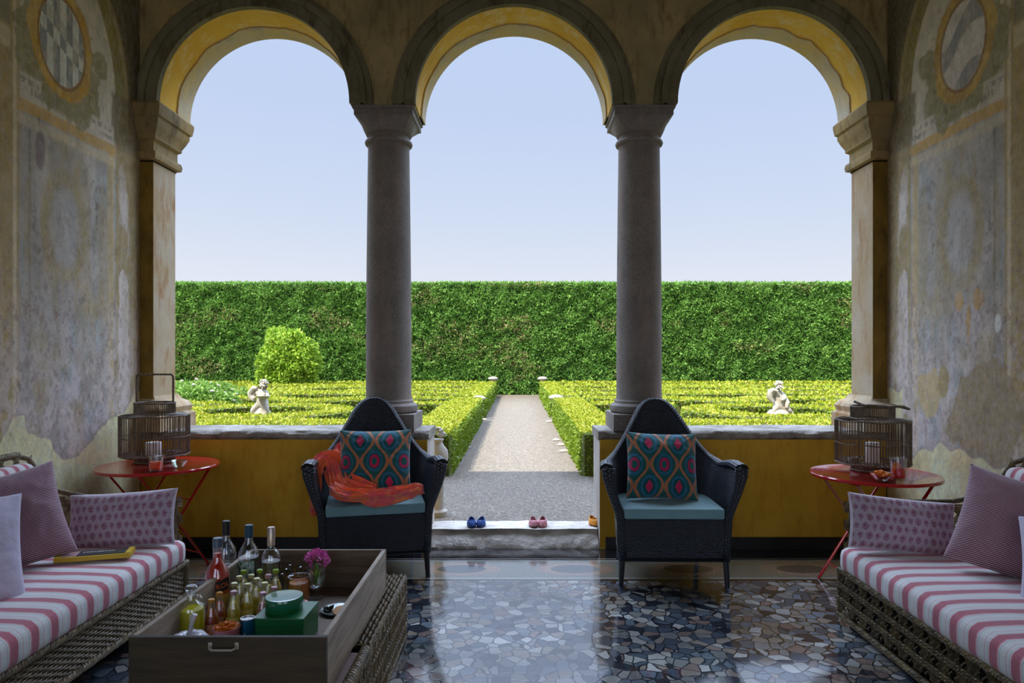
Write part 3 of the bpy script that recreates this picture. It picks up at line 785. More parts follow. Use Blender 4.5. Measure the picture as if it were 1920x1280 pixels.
for s, sn in ((-1, 'left'), (1, 'right')):
    X = lambda v: s*v
    xp = 1.13 if s < 0 else 1.09
    low_hedge([(X(xp), 8.25), (X(xp), 15.2)], .64, 'long low box hedge edging the near %s side of the gravel path' % sn, seed=10+s)
    low_hedge([(X(xp), 16.0), (X(xp), 24.6)], .64, 'low box hedge edging the far %s side of the gravel path' % sn, seed=20+s)
    low_hedge([(X(1.46), 9.6), (X(3.2), 9.65), (X(5.8), 9.65), (X(7.8), 9.6)], .85, 'nearest broad cross row of box hedge behind the %s parapet' % sn, seed=30+s)
    low_hedge(circle(X(4.42), 11.75, 1.28), .56, 'ring of clipped box hedge around the %s cherub statue' % sn, closed=True, seed=40+s)
    low_hedge([(X(1.45), 13.6), (X(2.4), 13.6), (X(3.0), 13.35)], .6, 'short angled box hedge between the %s statue ring and the path' % sn, seed=50+s)
    low_hedge([(X(5.85), 13.3), (X(6.4), 13.6), (X(9.5), 13.7)], .6, 'short angled box hedge on the outer side of the %s statue ring' % sn, seed=55+s)
    low_hedge([(X(1.45), 15.4), (X(3.1), 15.3), (X(4.4), 14.2), (X(5.7), 15.3), (X(9.6), 15.4)], .7, 'zigzag box hedge row behind the %s cherub statue' % sn, seed=60+s)
    low_hedge([(X(1.45), 17.2), (X(10.5), 17.3)], .75, 'straight box hedge row halfway down the %s garden' % sn, seed=70+s)
    low_hedge(circle(X(5.2), 19.3, 1.35), .6, 'far ring of clipped box hedge in the %s garden' % sn, closed=True, seed=75+s)
    low_hedge([(X(1.45), 19.2), (X(3.6), 19.2)], .65, 'short straight box hedge between the far %s ring and the path' % sn, seed=80+s)
    low_hedge([(X(6.8), 19.2), (X(11.5), 19.3)], .65, 'outer straight box hedge beside the far %s ring' % sn, seed=82+s)
    low_hedge([(X(1.45), 21.6), (X(12.5), 21.7)], .8, 'second last box hedge row of the %s garden' % sn, seed=85+s)
    low_hedge([(X(1.45), 24.0), (X(13.2), 24.1)], .9, 'last box hedge row of the %s garden against the tall hedge' % sn, seed=90+s)

# ---- shrubs
def bush(name, lab, loc, rx, rz, n, size, c1, c2, cat='shrub', asp=2.2, stem=True, flowers=0, ry=.8):
    t = thing(name, lab, cat, loc); r = np.random.RandomState(int(abs(loc[0]*100)))
    b = MB()
    for k in range(5):
        a = k*1.3; b.tube([(0, 0, 0), (.12*cos(a)*rx, .12*sin(a)*rx, rz*.5), (.5*rx*cos(a), .5*rx*sin(a), rz*1.1)], [.03, .022, .008], 6)
    b.build('stem', plain(name+'_stem', 92, 76, 54), t)
    d = r.normal(size=(n, 3)); d /= np.linalg.norm(d, axis=1)[:, None]
    bumpy = .55+.85*fbm(d[:, 0]*2.8+5, d[:, 2]*2.8+d[:, 1]*1.7, 13, 4)
    rad = (.45+.55*r.rand(n)**.4)*bumpy
    P = d*rad[:, None]*np.array([rx, ry, rz]); P[:, 2] += rz*1.02
    P[:, 2] = np.maximum(P[:, 2], .03)
    F = Foliage(); F.add(*leaves(P, d, size, c1, c2, 4, asp)); F.build('foliage', t)
    if flowers:
        b = MB()
        for k in range(flowers):
            q = d[k]*np.array([rx, ry, rz])*bumpy[k]; q[2] = abs(q[2])+rz; q[1] = -abs(q[1])
            b.lathe([(.0, -.02), (.035, -.01), (.045, .01), (.02, .03), (0, .032)], q, 8, False)
        b.build('blossoms', M['marble'], t)
    return t
bush('round_shrub', 'round bright green shrub standing in front of the tall hedge', (-7.75, 22.9, GZ), 1.0, 1.17, 15000, .12, srgb(104, 150, 30), srgb(188, 210, 84), ry=.66)
bush('rose_bush', 'loose rose bush with pale flowers among the far left box hedges', (-7.6, 16.3, GZ), 1.3, .42, 7000, .075, srgb(76, 124, 40), srgb(160, 190, 100), flowers=26, asp=1.6, ry=.45)
bush('rose_bush', 'small rose bush behind the left parapet next to the wall', (-6.9, 14.52, GZ), .9, .42, 4000, .08, srgb(86, 134, 44), srgb(150, 180, 90), flowers=10, asp=1.6, ry=.38)

# ---- garden marble: statues, urns, bollards
def skin(name, nodes, edges, m, parent, sub=2):
    me = bpy.data.meshes.new(name); me.from_pydata([n[0] for n in nodes], edges, []); o = bpy.data.objects.new(name, me); COL.objects.link(o); o.parent = parent
    me.materials.append(m)
    md = o.modifiers.new('skin', 'SKIN'); md.use_smooth_shade = True
    if not me.skin_vertices: me.skin_vertices.new()
    for v, n in zip(me.skin_vertices[0].data, nodes): v.radius = (n[1], n[1]*(n[2] if len(n) > 2 else 1))
    me.skin_vertices[0].data[0].use_root = True
    s = o.modifiers.new('sub', 'SUBSURF'); s.levels = sub; s.render_levels = sub
    return o
def cherub(loc, lab, pose):
    t = thing('cherub_statue', lab, 'statue', loc)
    b = MB(); b.rect(-.17, .17, -.17, .17, [(0.03, 0), (.03, .05), (0, .07), (0, .33), (.025, .35), (.025, .40)]); b.build('pedestal', M['marble'], t)
    b = MB()
    if pose == 0:
        b.lathe([(.19, .40), (.19, .45), (.15, .49), (.09, .56), (.03, .62)], n=18, ribs=lambda a: 1+.12*sin(3*a)+.06*sin(7*a)); b.build('rock', M['marble'], t)
        nd = [((0, 0, .66), .085, .8), ((.01, 0, .76), .085, .85), ((.0, 0, .85), .08, .8), ((.02, -.01, .90), .038), ((.04, -.02, .98), .066, 1.0), ((.045, -.025, 1.03), .05),
              ((-.07, -.02, .62), .062), ((-.13, -.08, .55), .042), ((-.14, -.05, .43), .028), ((-.15, -.10, .41), .024),
              ((.08, -.02, .62), .062), ((.12, -.09, .56), .042), ((.13, -.05, .44), .028), ((.17, -.10, .42), .024),
              ((-.09, .0, .86), .042), ((-.15, -.02, .78), .032), ((-.08, -.09, .75), .026),
              ((.09, 0, .85), .042), ((.13, -.05, .77), .032), ((.03, -.11, .76), .026)]
    else:
        b.lathe([(.16, .40), (.185, .44), (.19, .52), (.14, .58), (.04, .60)], n=18, ribs=lambda a: 1+.05*sin(3*a)); b.build('rock', M['marble'], t)
        nd = [((.03, 0, .66), .085, .8), ((.02, 0, .75), .085, .85), ((-.01, 0, .85), .08, .8), ((-.01, -.01, .90), .038), ((.0, -.03, .98), .068, 1.0), ((.0, -.035, 1.03), .05),
              ((-.05, -.02, .63), .06), ((-.10, -.09, .60), .042), ((-.11, -.07, .49), .028), ((-.12, -.11, .46), .024),
              ((.10, -.02, .62), .06), ((.16, -.08, .58), .042), ((.20, -.04, .54), .028), ((.24, -.06, .52), .024),
              ((-.09, 0, .86), .042), ((-.15, -.03, .80), .032), ((-.11, -.08, .90), .026),
              ((.08, 0, .85), .042), ((.09, -.07, .78), .034), ((.0, -.12, .75), .026)]
    ed = [(0,1),(1,2),(2,3),(3,4),(4,5),(0,6),(6,7),(7,8),(8,9),(0,10),(10,11),(11,12),(12,13),(2,14),(14,15),(15,16),(2,17),(17,18),(18,19)]
    skin('body', nd, ed, M['marble'], t)
    b = MB(); hx, hy, hz = nd[4][0]
    r = random.Random(pose+5)
    for k in range(34):
        a = r.uniform(0, 2*pi); e = r.uniform(.15, 1.4); p = Vector((hx+.074*cos(a)*cos(e), hy+.012+.072*sin(a)*cos(e), hz+.012+.075*sin(e)))
        if p.y < hy-.03 and p.z < hz+.035: continue
        b.lathe([(0, -.018), (.016, -.01), (.019, 0), (.015, .012), (0, .018)], p, 7, False)
    b.build('hair', M['marble'], t)
    b = MB()     # nose, cheeks, lips, brows
    for dx, dz, rr in ((0, -.005, .012), (-.03, -.02, .018), (.03, -.02, .018), (0, -.038, .012), (-.024, .014, .012), (.024, .014, .012), (0, -.055, .016)):
        b.lathe([(0, -rr), (rr*.8, -rr*.5), (rr, 0), (rr*.8, rr*.5), (0, rr)], (hx+dx, hy-.058, hz+dz), 8, False)
    b.build('face', M['marble'], t)
    b = MB()
    if pose == 0:     # shallow bowl and a draped garland at the shoulder
        b.lathe([(0, 0), (.07, .01), (.10, .035), (.105, .045), (.09, .04), (.0, .02)], (.06, -.14, .755), 20, False)
        b.tube([(-.06, -.04, .93), (-.13, -.03, .92), (-.19, -.02, .84), (-.17, -.02, .76), (-.10, -.05, .72)], [.03, .045, .05, .045, .03], 8)
    else:             # horn held to the shoulder
        b.tube([(-.04, -.10, .90), (-.11, -.08, .93), (-.16, -.06, .90), (-.17, -.05, .80), (-.12, -.06, .72)], [.018, .035, .05, .05, .035], 10)
        b.tube([(.10, -.02, .80), (.12, -.08, .70), (.10, -.09, .62)], [.03, .045, .03], 8)
    b.build('drapery', M['marble'], t)
    return t
cherub((-4.42, 11.75, GZ-.02), 'white cherub statue seated on a rock holding a bowl, in the left garden', 0)
cherub((4.42, 11.6, GZ-.04), 'white cherub statue with one arm raised on a rounded base, in the right garden', 1)
def bollard(loc, h, lab, grp=None, sc_=1.):
    t = thing('stone_urn', lab, 'garden urn', loc, group=grp); t.scale = (sc_, sc_, 1)
    b = MB(); b.lathe([(.11, 0), (.11, .05), (.08, .07), (.075, h*.55), (.10, h*.6)], n=20); b.build('stand', M['marble'], t)
    b = MB(); b.lathe([(.05, h*.6), (.06, h*.63), (.05, h*.68), (.07, h*.74), (.15, h*.83), (.19, h*.87), (.19, h*.90), (.15, h*.95), (.08, h*.99), (.0, h)], n=24, capends=False); b.build('dome_cap', M['marble'], t)
bollard((-.93, 25.0, GZ), .72, 'white stone urn at the far left end of the gravel path')
bollard((.88, 25.0, GZ), .72, 'white stone urn at the far right end of the gravel path')
bollard((-.90, 15.6, GZ), .56, 'white stone urn in a gap of the hedge halfway along the left of the path', sc_=.8)
bollard((.86, 15.6, GZ), .58, 'white stone urn in a gap of the hedge halfway along the right of the path', sc_=.9)
bollard((5.1, 24.9, GZ), 1.05, 'pale stone urn in front of the tall hedge right of the right column', sc_=.7)
t = thing('urn_vase', 'white round-bellied stone vase with carved fruit beside the left parapet end', 'garden vase', (-.735, 6.2, GZ))
b = MB(); b.lathe([(.09, 0), (.09, .05), (.06, .07), (.055, .36), (.08, .40)], n=20); b.build('stand', M['marble'], t)
b = MB(); b.lathe([(.04, .40), (.05, .43), (.085, .48), (.10, .54), (.092, .60), (.06, .64), (.045, .67), (.06, .70)], n=28); b.build('vase', M['marble'], t)
b = MB(); r = random.Random(4)
for k in range(26):
    a = r.uniform(0, 2*pi); e = r.uniform(-.4, 1.5); rr = r.uniform(.014, .022)
    b.lathe([(0, -rr), (rr*.8, -rr*.6), (rr, 0), (rr*.8, rr*.6), (0, rr)], (.055*cos(a)*cos(e), .055*sin(a)*cos(e), .745+.05*sin(e)), 8, False)
b.build('fruit_cluster', M['marble'], t)
# white edging stones
r = random.Random(9)
for i, (px, py) in enumerate(((878, 826), (873, 838), (906, 786), (914, 765), (1043, 824), (1052, 833), (1030, 790), (1058, 845))):
    d = (CH-GZ-.02)*FPX/(py-668.); x = (px-HX)*d/FPX
    b = MB(); b.lathe([(.0, -.03), (.05, -.02), (.065, 0), (.045, .025), (0, .035)], (0, 0, .02), 9, False, ribs=lambda a, k=i: 1+.2*sin(2*a+k)+.12*sin(5*a+k))
    side = 'left' if px < 970 else 'right'
    o = b.build('edging_stone', M['marble'], loc=(x, d, GZ)); o.scale = (1.2, .8, .8)
    tag(o, ('white edging stone at the foot of the %s path hedge, ' % side)+('third from the house', 'second from the house', 'fourth and farthest but one', 'farthest along the path', 'third from the house', 'second from the house', 'farthest along the path', 'nearest the house')[i].replace('fourth and farthest but one', 'well beyond the near ones'), 'stone', 'white edging stones on the %s' % side)
# ================================================================== FURNITURE
def softbox(mb, c, d, r=.04, puff=.0, nx=14, ny=20, nz=6, noise_amp=0., seed=0):
    """rounded box; d full size; puff bulges the top"""
    hx, hy, hz = d[0]/2, d[1]/2, d[2]/2
    def face(fn, n1, n2, flip): mb.grid(fn, n1, n2, flip=flip)
    def rnd(p):
        x, y, z = p; q = Vector((max(-hx+r, min(hx-r, x)), max(-hy+r, min(hy-r, y)), max(-hz+r, min(hz-r, z))))
        v = Vector((x, y, z))-q
        v = v.normalized()*r if v.length > 1e-9 else v
        o = q+v
        if puff:
            e = (1-(x/hx)**4)*(1-(y/hy)**4); o.z += puff*e*(1 if z > 0 else 0)*max(0, z/hz)
        if noise_amp:
            nn = fbm(np.array([x*6+seed]), np.array([y*6+z*5]), seed+3, 3)[0]-.5
            o += v.normalized()*nn*noise_amp if v.length > 1e-6 else Vector((0, 0, nn*noise_amp))
        return o+Vector(c)
    def sp(u, h):   # denser sampling near the rim
        t = 2*u-1; return h*(math.copysign(abs(t)**.6, t))
    face(lambda u, v: rnd((sp(u, hx), sp(v, hy), hz)), nx, ny, False)
    face(lambda u, v: rnd((sp(u, hx), sp(v, hy), -hz)), nx, ny, True)
    face(lambda u, v: rnd((sp(u, hx), -hy, sp(v, hz))), nx, nz, False)
    face(lambda u, v: rnd((sp(u, hx), hy, sp(v, hz))), nx, nz, True)
    face(lambda u, v: rnd((-hx, sp(u, hy), sp(v, hz))), ny, nz, True)
    face(lambda u, v: rnd((hx, sp(u, hy), sp(v, hz))), ny, nz, False)

def weave(mb, O, U, Vv, LU, LV, pu=.026, pv=.0125, amp=.005, r=.0048, sr=.0035, hts=4, stakes=True, seed=0, jit=.0):
    """woven cane panel: strands run along U, stakes along V"""
    O = Vector(O); U = Vector(U).normalized(); Vv = Vector(Vv).normalized(); N = U.cross(Vv)
    nu = max(2, int(LU/pu)); nv = max(2, int(LV/pv)); r_ = random.Random(seed)
    for j in range(nv+1):
        pts = []
        for i in range(nu*2+1):
            ph = cos(pi*i/1.0 + pi*j) if i % 2 == 0 else 0
            s = (1 if ((i//2)+j) % 2 == 0 else -1) if i % 2 == 0 else 0
            pts.append(O+U*(LU*i/(nu*2))+Vv*(LV*j/nv+r_.uniform(-jit, jit))+N*(amp*s))
        mb.tube(pts, r, hts, cap=False, up=tuple(Vv))
    if stakes:
        for i in range(nu+1): mb.tube([O+U*(LU*i/nu), O+U*(LU*i/nu)+Vv*LV], sr, 4, cap=False)
def rope(mb, pts, R=.018, strands=3, pitch=.07, r=None, n=6):
    P = [Vector(p) for p in pts]; D = [0]
    for i in range(1, len(P)): D.append(D[-1]+(P[i]-P[i-1]).length)
    L = D[-1]; m = max(4, int(L/(pitch/7)))
    def at(s):
        for i in range(1, len(P)):
            if s <= D[i]+1e-9:
                f = (s-D[i-1])/(D[i]-D[i-1]+1e-9); return P[i-1].lerp(P[i], f), (P[i]-P[i-1]).normalized()
        return P[-1], (P[-1]-P[-2]).normalized()
    for k in range(strands):
        pts2 = []
        for i in range(m+1):
            s = L*i/m; p, t = at(s); a = Vector((0, 0, 1)) if abs(t.z) < .9 else Vector((1, 0, 0)); s1 = t.cross(a).normalized(); s2 = s1.cross(t)
            an = 2*pi*s/pitch+2*pi*k/strands; pts2.append(p+s1*(cos(an)*R*.55)+s2*(sin(an)*R*.55))
        mb.tube(pts2, r or R*.55, n, cap=True)
def lattice(mb, O, U, Vv, LU, LV, pitch=.12, bundle=3, gap=.009, r=.0038, lean=1.0):
    """crossing diagonal cane bundles clipped to the panel"""
    O = Vector(O); U = Vector(U).normalized(); Vv = Vector(Vv).normalized(); N = U.cross(Vv)
    for sg, off in ((1, .004), (-1, -.004)):
        k = -LV*lean
        while k < LU+LV*lean:
            for b_ in range(bundle):
                u0 = k+b_*gap*1.6; a, c = (u0, 0.), (u0+sg*LV*lean, LV)
                t0, t1 = 0., 1.
                du = c[0]-a[0]
                for lim in (0, LU):
                    pass
                ts = sorted([max(0, min(1, (0-a[0])/du)), max(0, min(1, (LU-a[0])/du))])
                t0, t1 = ts
                if t1-t0 < .06: continue
                p = lambda t: O+U*(a[0]+du*t)+Vv*(LV*t)+N*off
                mb.tube([p(t0), p((t0+t1)/2)+N*off*.8, p(t1)], r, 4, cap=False)
            k += pitch

# ---------------------------------------------------------------- pillows
def pillow(name, lab, cat, loc, w, h, t, m, rot=(0, 0, 0), colfn=None, n=44, seed=0, pinch=.06, sag=0., uvflip=False, ears=1.0, res=None):
    """stands in its local X-Z plane, front faces -Y; local origin at the centre"""
    N_ = res or n; us = np.linspace(0, 1, N_+1)
    UU, VV = np.meshgrid(us, us)
    def shape(sgn):
        a = 2*UU-1; c = 2*VV-1
        ex = 1-pinch*(1-c**2)*1.0*ears - 0; ez = 1-pinch*(1-a**2)*1.0
        x = a*w/2*ex; z = c*h/2*ez
        prof = ((1-np.abs(a)**2.6)*(1-np.abs(c)**2.6))**.62
        nn = fbm(UU*4+seed, VV*4, seed+1, 3)-.5; fine = fbm(UU*11+seed, VV*11, seed+8, 3)-.5
        # creases radiating from the corners
        cr = 0
        for sa in (-1, 1):
            for sc_ in (-1, 1):
                dx = a-sa; dz = c-sc_; an = np.arctan2(dz, dx); rr = np.sqrt(dx*dx+dz*dz); cr = cr+np.sin(an*14+seed)*np.exp(-rr*3.2)*.10
        y = sgn*t/2*prof*(1+.30*nn+.12*fine+cr)
        z = z - sag*(1-c)*.5*0 - sag*np.clip(c, 0, 1)*(1-a*a)
        return np.stack([x, y+0*z, z], -1).reshape(-1, 3)
    A = shape(-1); B = shape(1); m_ = N_+1; V = np.concatenate([A, B]); ii, jj = np.meshgrid(np.arange(N_), np.arange(N_)); a = (jj*m_+ii).ravel()
    F1 = np.stack([a, a+1, a+1+m_, a+m_], 1); F2 = F1[:, ::-1]+m_*m_; F = np.concatenate([F1, F2])
    cols = None
    if colfn is not None:
        c = colfn(UU, VV).reshape(-1, 3); cols = np.concatenate([c, c])
    o = fast_mesh(name, V, F, m, cols, smooth=True)
    me = o.data; uvl = me.uv_layers.new(name='UVMap'); idx = np.empty(len(me.loops), 'i'); me.loops.foreach_get('vertex_index', idx)
    u = np.concatenate([UU.ravel(), UU.ravel()])[idx]; v = np.concatenate([VV.ravel(), VV.ravel()])[idx]
    if uvflip: u, v = v, u
    uvl.data.foreach_set('uv', np.stack([u, v], 1).astype('f').ravel())
    w_ = o.modifiers.new('weld', 'WELD'); w_.merge_threshold = .0004
    o.location = loc; o.rotation_mode = 'ZYX' if False else 'XYZ'; o.rotation_euler = rot
    tag(o, lab, cat); return o
def ikat(U, V):
    C = lambda r, g, b: np.array(srgb(r, g, b)); out = np.zeros(U.shape+(3,))+C(44, 104, 108)
    w = (fbm(U*50, V*8, 3, 2)-.5)*.02; U = U+w
    st = (np.sin(V*260) > .2)[..., None]; out = np.where(st, out*1.25, out*.9)
    def put(m, c): 
        m = np.clip(m, 0, 1)[..., None]; out[:] = out*(1-m)+c*m
    # ogee medallions on a staggered lattice
    sx, sz = .42, .66
    for k in range(-1, 4):
        for j in range(-2, 5):
            cx = .5+(k-1)*sx+(sx/2 if j % 2 == 0 else 0); cz = .5+(j-1)*sz/2
            dx = np.abs(U-cx)/(sx*.5); dz = np.abs(V-cz)/(sz*.5)
            g = dx+.0*dz; half = .5+.5*np.cos(np.clip(dz, 0, 1)*pi)   # ogee profile
            q = dx/(half+1e-3); ins = (dz < .98)
            put(((q < .98) & (q > .80) & ins) | ((np.abs(q-.9) < .1) & ins), C(184, 116, 78))
            put((q < .76) & (dz < .74), C(34, 92, 90))
            put((np.sqrt((dx*1.15)**2+(dz*1.25)**2) < .62), C(44, 110, 140))
            put((np.sqrt((dx*1.2)**2+(dz*1.35)**2) < .50), C(16, 82, 84))
            if (j % 2): put((np.abs(np.sqrt((dx*1.2)**2+(dz*1.3)**2)-.32) < .09), C(186, 42, 92)); put((np.sqrt((dx*1.2)**2+(dz*1.3)**2) < .2), C(24, 104, 96))
            else: put((dx*1.3+dz*1.2 < .36), C(196, 44, 92))
    return out
def paisley(U, V, ax=.55, az=.3, seed=0):
    C = lambda r, g, b: np.array(srgb(r, g, b)); out = np.zeros(U.shape+(3,))+C(182, 164, 178)
    def put(m, c, a=1.): 
        m = np.clip(m, 0, 1)[..., None]*a; out[:] = out*(1-m)+c*m
    X = U*ax; Z = V*az; px, pz = .043, .050
    j = np.floor(Z/pz); off = np.where(j % 2 == 0, 0, .5); i = np.floor(X/px+off)
    fx = (X/px+off-i-.5)*px; fz = (Z/pz-j-.5)*pz
    small = ((i+j) % 2 == 0); s = np.where(small, .72, 1.0)
    lobed = 1+.22*np.abs(np.sin(5*np.arctan2(fz+.004, fx)))
    r = np.sqrt((fx/.0165)**2+(np.clip(fz, -9, 9)/.022)**2)/s/lobed*1.15
    taper = 1+.4*(fz/.022); r = r*np.where(fz > 0, taper, 1)
    tex = (vnoise(X*520, Z*520, 5+seed) > .42)
    put((r < 1)*(.55+.45*tex), C(128, 70, 92), .95); put((np.abs(r-.6) < .10), C(206, 180, 192), .6)
    put((np.abs(fx) < .0016) & (fz < -.012) & (fz > -.03), C(130, 90, 100), .9)
    put((U < .015) | (U > .985) | (V < .03) | (V > .97), C(222, 214, 224), .7)
    return out

# ---------------------------------------------------------------- sofas
def sofa(side, lab):
    xf = -1.96 if side < 0 else 1.83                # front plane
    xw = -2.92 if side < 0 else 2.845               # against the wall
    y1 = 4.02 if side < 0 else 3.88; y0 = 1.35
    cane = M['cane'] if side < 0 else M['cane_olive']
    t = thing('wicker_daybed', lab, 'sofa', (xf, y1, 0)); s = side      # local: x grows away from the aisle * side
    D = abs(xw-xf); L = y1-y0
    zb = .10 if side < 0 else .035; zt = .285
    X = lambda d: s*d
    # frame board behind the weave, seat deck
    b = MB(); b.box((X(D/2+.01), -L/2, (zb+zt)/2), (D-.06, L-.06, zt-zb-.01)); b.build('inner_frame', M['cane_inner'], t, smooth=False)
    b = MB()
    if side < 0:
        weave(b, (X(.012), 0, zb), (0, -1, 0), (0, 0, 1), L, zt-zb, .030, .0125, .0065, .0052, .004, seed=2, jit=.001)
        weave(b, (X(.012), -.005, zb), (-1, 0, 0), (0, 0, 1), D-.03, zt-zb, .030, .0125, .0065, .0052, .004, seed=3)
    else:
        H = zt-zb
        lattice(b, (X(.0), 0, zb+.03), (0, -1, 0), (0, 0, 1), L, H-.05, .125, 5, .008, .0042, .75)
        lattice(b, (X(.0), 0, zb+.03), (1, 0, 0), (0, 0, 1), D, H-.05, .125, 4, .008, .0042, .75)
        for zz in (zb+.085, zb+.10, zb+.165, zb+.18):
            rope(b, [(X(-.012), 0, zz), (X(-.012), -L, zz)], .009, 2, .032, .0048, 4)
        k = 0
        while k < L-.02:      # knots along the lattice
            for zz in (zb+.06, zb+.135, zb+.21): b.tube([(X(-.012), -k, zz-.012), (X(-.018), -k-.012, zz), (X(-.012), -k-.024, zz+.012)], .0045, 4)
            k += .0416
    b.build('woven_panel', cane, t, ang=60)
    b = MB()
    rope(b, [(X(-.004), .01, zt+.004), (X(-.004), -L, zt+.004)], .017, 3, .05, n=5); rope(b, [(X(-.004), .01, zb), (X(-.004), -L, zb)], .017, 3, .05, n=5)
    rope(b, [(X(0), .012, zb), (X(0), .012, zt)], .015, 3, .05, n=5)
    b.build('braided_edge', cane, t, ang=60)
    # feet
    for yy in (-.05, -L/2, -L+.1):
        for d in (.05, D-.05):
            b = MB(); b.cyl((X(d), yy, 0), .02, zb+.01, 10); b.build('foot', cane, t)
    # far arm: posts, braided rail, open lattice
    za, zk = .675, .93
    b = MB(); lattice(b, (X(.02), .0, zt+.01), (s, 0, 0), (0, 0, 1), D-.12, za-zt-.01, .10, 3, .008, .004, .8)
    for j in range(4): b.tube([(X(.02), .0, za-.02-.012*j), (X(D-.1), .0, za-.02-.012*j)], .005, 5)
    b.build('arm_lattice', cane, t, ang=60)
    b = MB(); rope(b, [(X(.06), 0, zt), (X(.06), 0, za-.04), (X(.09), 0, za), (X(D*.62), 0, za), (X(D-.16), 0, za+.04), (X(D-.06), -.03, zk-.03), (X(D-.03), -.1, zk)], .014, 3, .045, n=6); b.build('arm_rail', cane, t, ang=60)
    # back
    b = MB(); lattice(b, (X(D-.05), 0, zt+.02), (0, -1, 0), (0, 0, 1), L, zk-zt-.03, .12, 3, .008, .004, .9); b.build('back_lattice', cane, t, ang=60)
    b = MB(); rope(b, [(X(D-.03), -.08, zk), (X(D-.03), -L, zk)], .02, 3, .055); b.build('back_rail', cane, t, ang=60)
    # mattress
    b = MB(); softbox(b, (X((D-.1)/2-.015), -L/2, zt+.077), (D-.08, L-.03, .138), .045, .012, 16, 44, 7, .012, 3+side); b.build('mattress', M['stripe'], t, ang=180)
    # standing back cushions
    b = MB()
    n_ = 3; w = (L-.15)/n_
    for q in range(n_):
        bb = MB(); softbox(bb, (0, 0, 0), (.14, w-.02, .46), .055, 0, 8, 18, 12, .02, q+5)
        R_ = Matrix.Translation((X(D-.155), -.12-w*(q+.5), zt+.16+.225)) @ Matrix.Rotation(s*.16, 4, 'Y')
        bb.v = [tuple(R_ @ Vector(p)) for p in bb.v]
        bb.build('back_cushion', M['stripe_back'], t, ang=180)
    return t
sofa(-1, 'grey-brown wicker daybed with pink and white striped mattress along the left wall')
sofa(1, 'olive-brown lattice cane daybed with pink and white striped mattress along the right wall')

PL = []
tx = pi*-.11
pillow('pinstripe_pillow', 'maroon and cream pinstriped square pillow on the left daybed', 'pillow', (-2.56, 3.42, .67), .50, .50, .24, M['pin'], (-.34, -.20, .72), seed=3, pinch=.07)
pillow('printed_lumbar_pillow', 'rectangular pillow printed with purple flower motifs at the far arm of the left daybed', 'pillow', (-2.245, 3.87, .575), .60, .315, .15, M['print'], (-.26, -.06, .06), lambda U, V: paisley(U, V, .60, .31, 1), seed=5, pinch=.05, res=150)
pillow('linen_pillow', 'plain pale lilac pillow cut by the left frame edge on the left daybed', 'pillow', (-2.41, 2.92, .65), .50, .48, .22, M['lilac'], (-.32, .05, .9), seed=8)
pillow('pinstripe_pillow', 'maroon and cream pinstriped square pillow with knotted fringe on the right daybed', 'pillow', (2.42, 3.32, .665), .50, .50, .24, M['pin'], (-.36, .24, -.62), seed=13, pinch=.07)
pillow('printed_lumbar_pillow', 'rectangular pillow printed with purple flower motifs at the far arm of the right daybed', 'pillow', (2.10, 3.74, .575), .58, .30, .15, M['print'], (-.26, .10, -.06), lambda U, V: paisley(U, V, .58, .30, 4), seed=15, pinch=.05, res=150)
pillow('linen_pillow', 'plain pale lilac pillow cut by the right frame edge on the right daybed', 'pillow', (2.43, 2.92, .60), .48, .42, .20, M['lilac'], (-.5, -.1, -.8), seed=18)
# long flat yellow box on the left mattress
t = thing('yellow_box', 'long flat yellow box with dark purple printed lid lying on the left mattress', 'box', (-2.205, 3.56, .452), radians(17))
b = MB(); b.box((0, 0, .012), (.345, .115, .024)); mods_bevel(b.build('box_body', plain('yellow_card', 206, 168, 34, .5), t, smooth=False), .002, 2)
b = MB(); b.box((.035, -.0, .0255), (.225, .088, .003)); b.build('printed_lid', mat('violet_print', srgb(52, 40, 72), srgb(44, 58, 40), 14, .35, spec=.6), t, smooth=False)
b = MB(); b.box((-.115, 0, .0255), (.072, .088, .003)); b.build('pale_panel', plain('pale_panel', 196, 160, 160, .4), t, smooth=False)
YR = plain('yellow_rim', 224, 190, 40, .4)
for q in (-.16, .16):
    b = MB(); b.box((q, 0, .026), (.022, .113, .008)); b.build('end_rim', YR, t, smooth=False)
b = MB(); r = random.Random(2)
for q in range(9): b.box((-.055+q*.0165, .012, .0277), (.008+.003*(q % 3), .014, .0012)); b.box((-.052+q*.0165, .020-(q % 2)*.014, .0277), (.012, .004, .0012))
b.build('lettering', plain('pale_print', 190, 190, 170, .5), t, smooth=False)

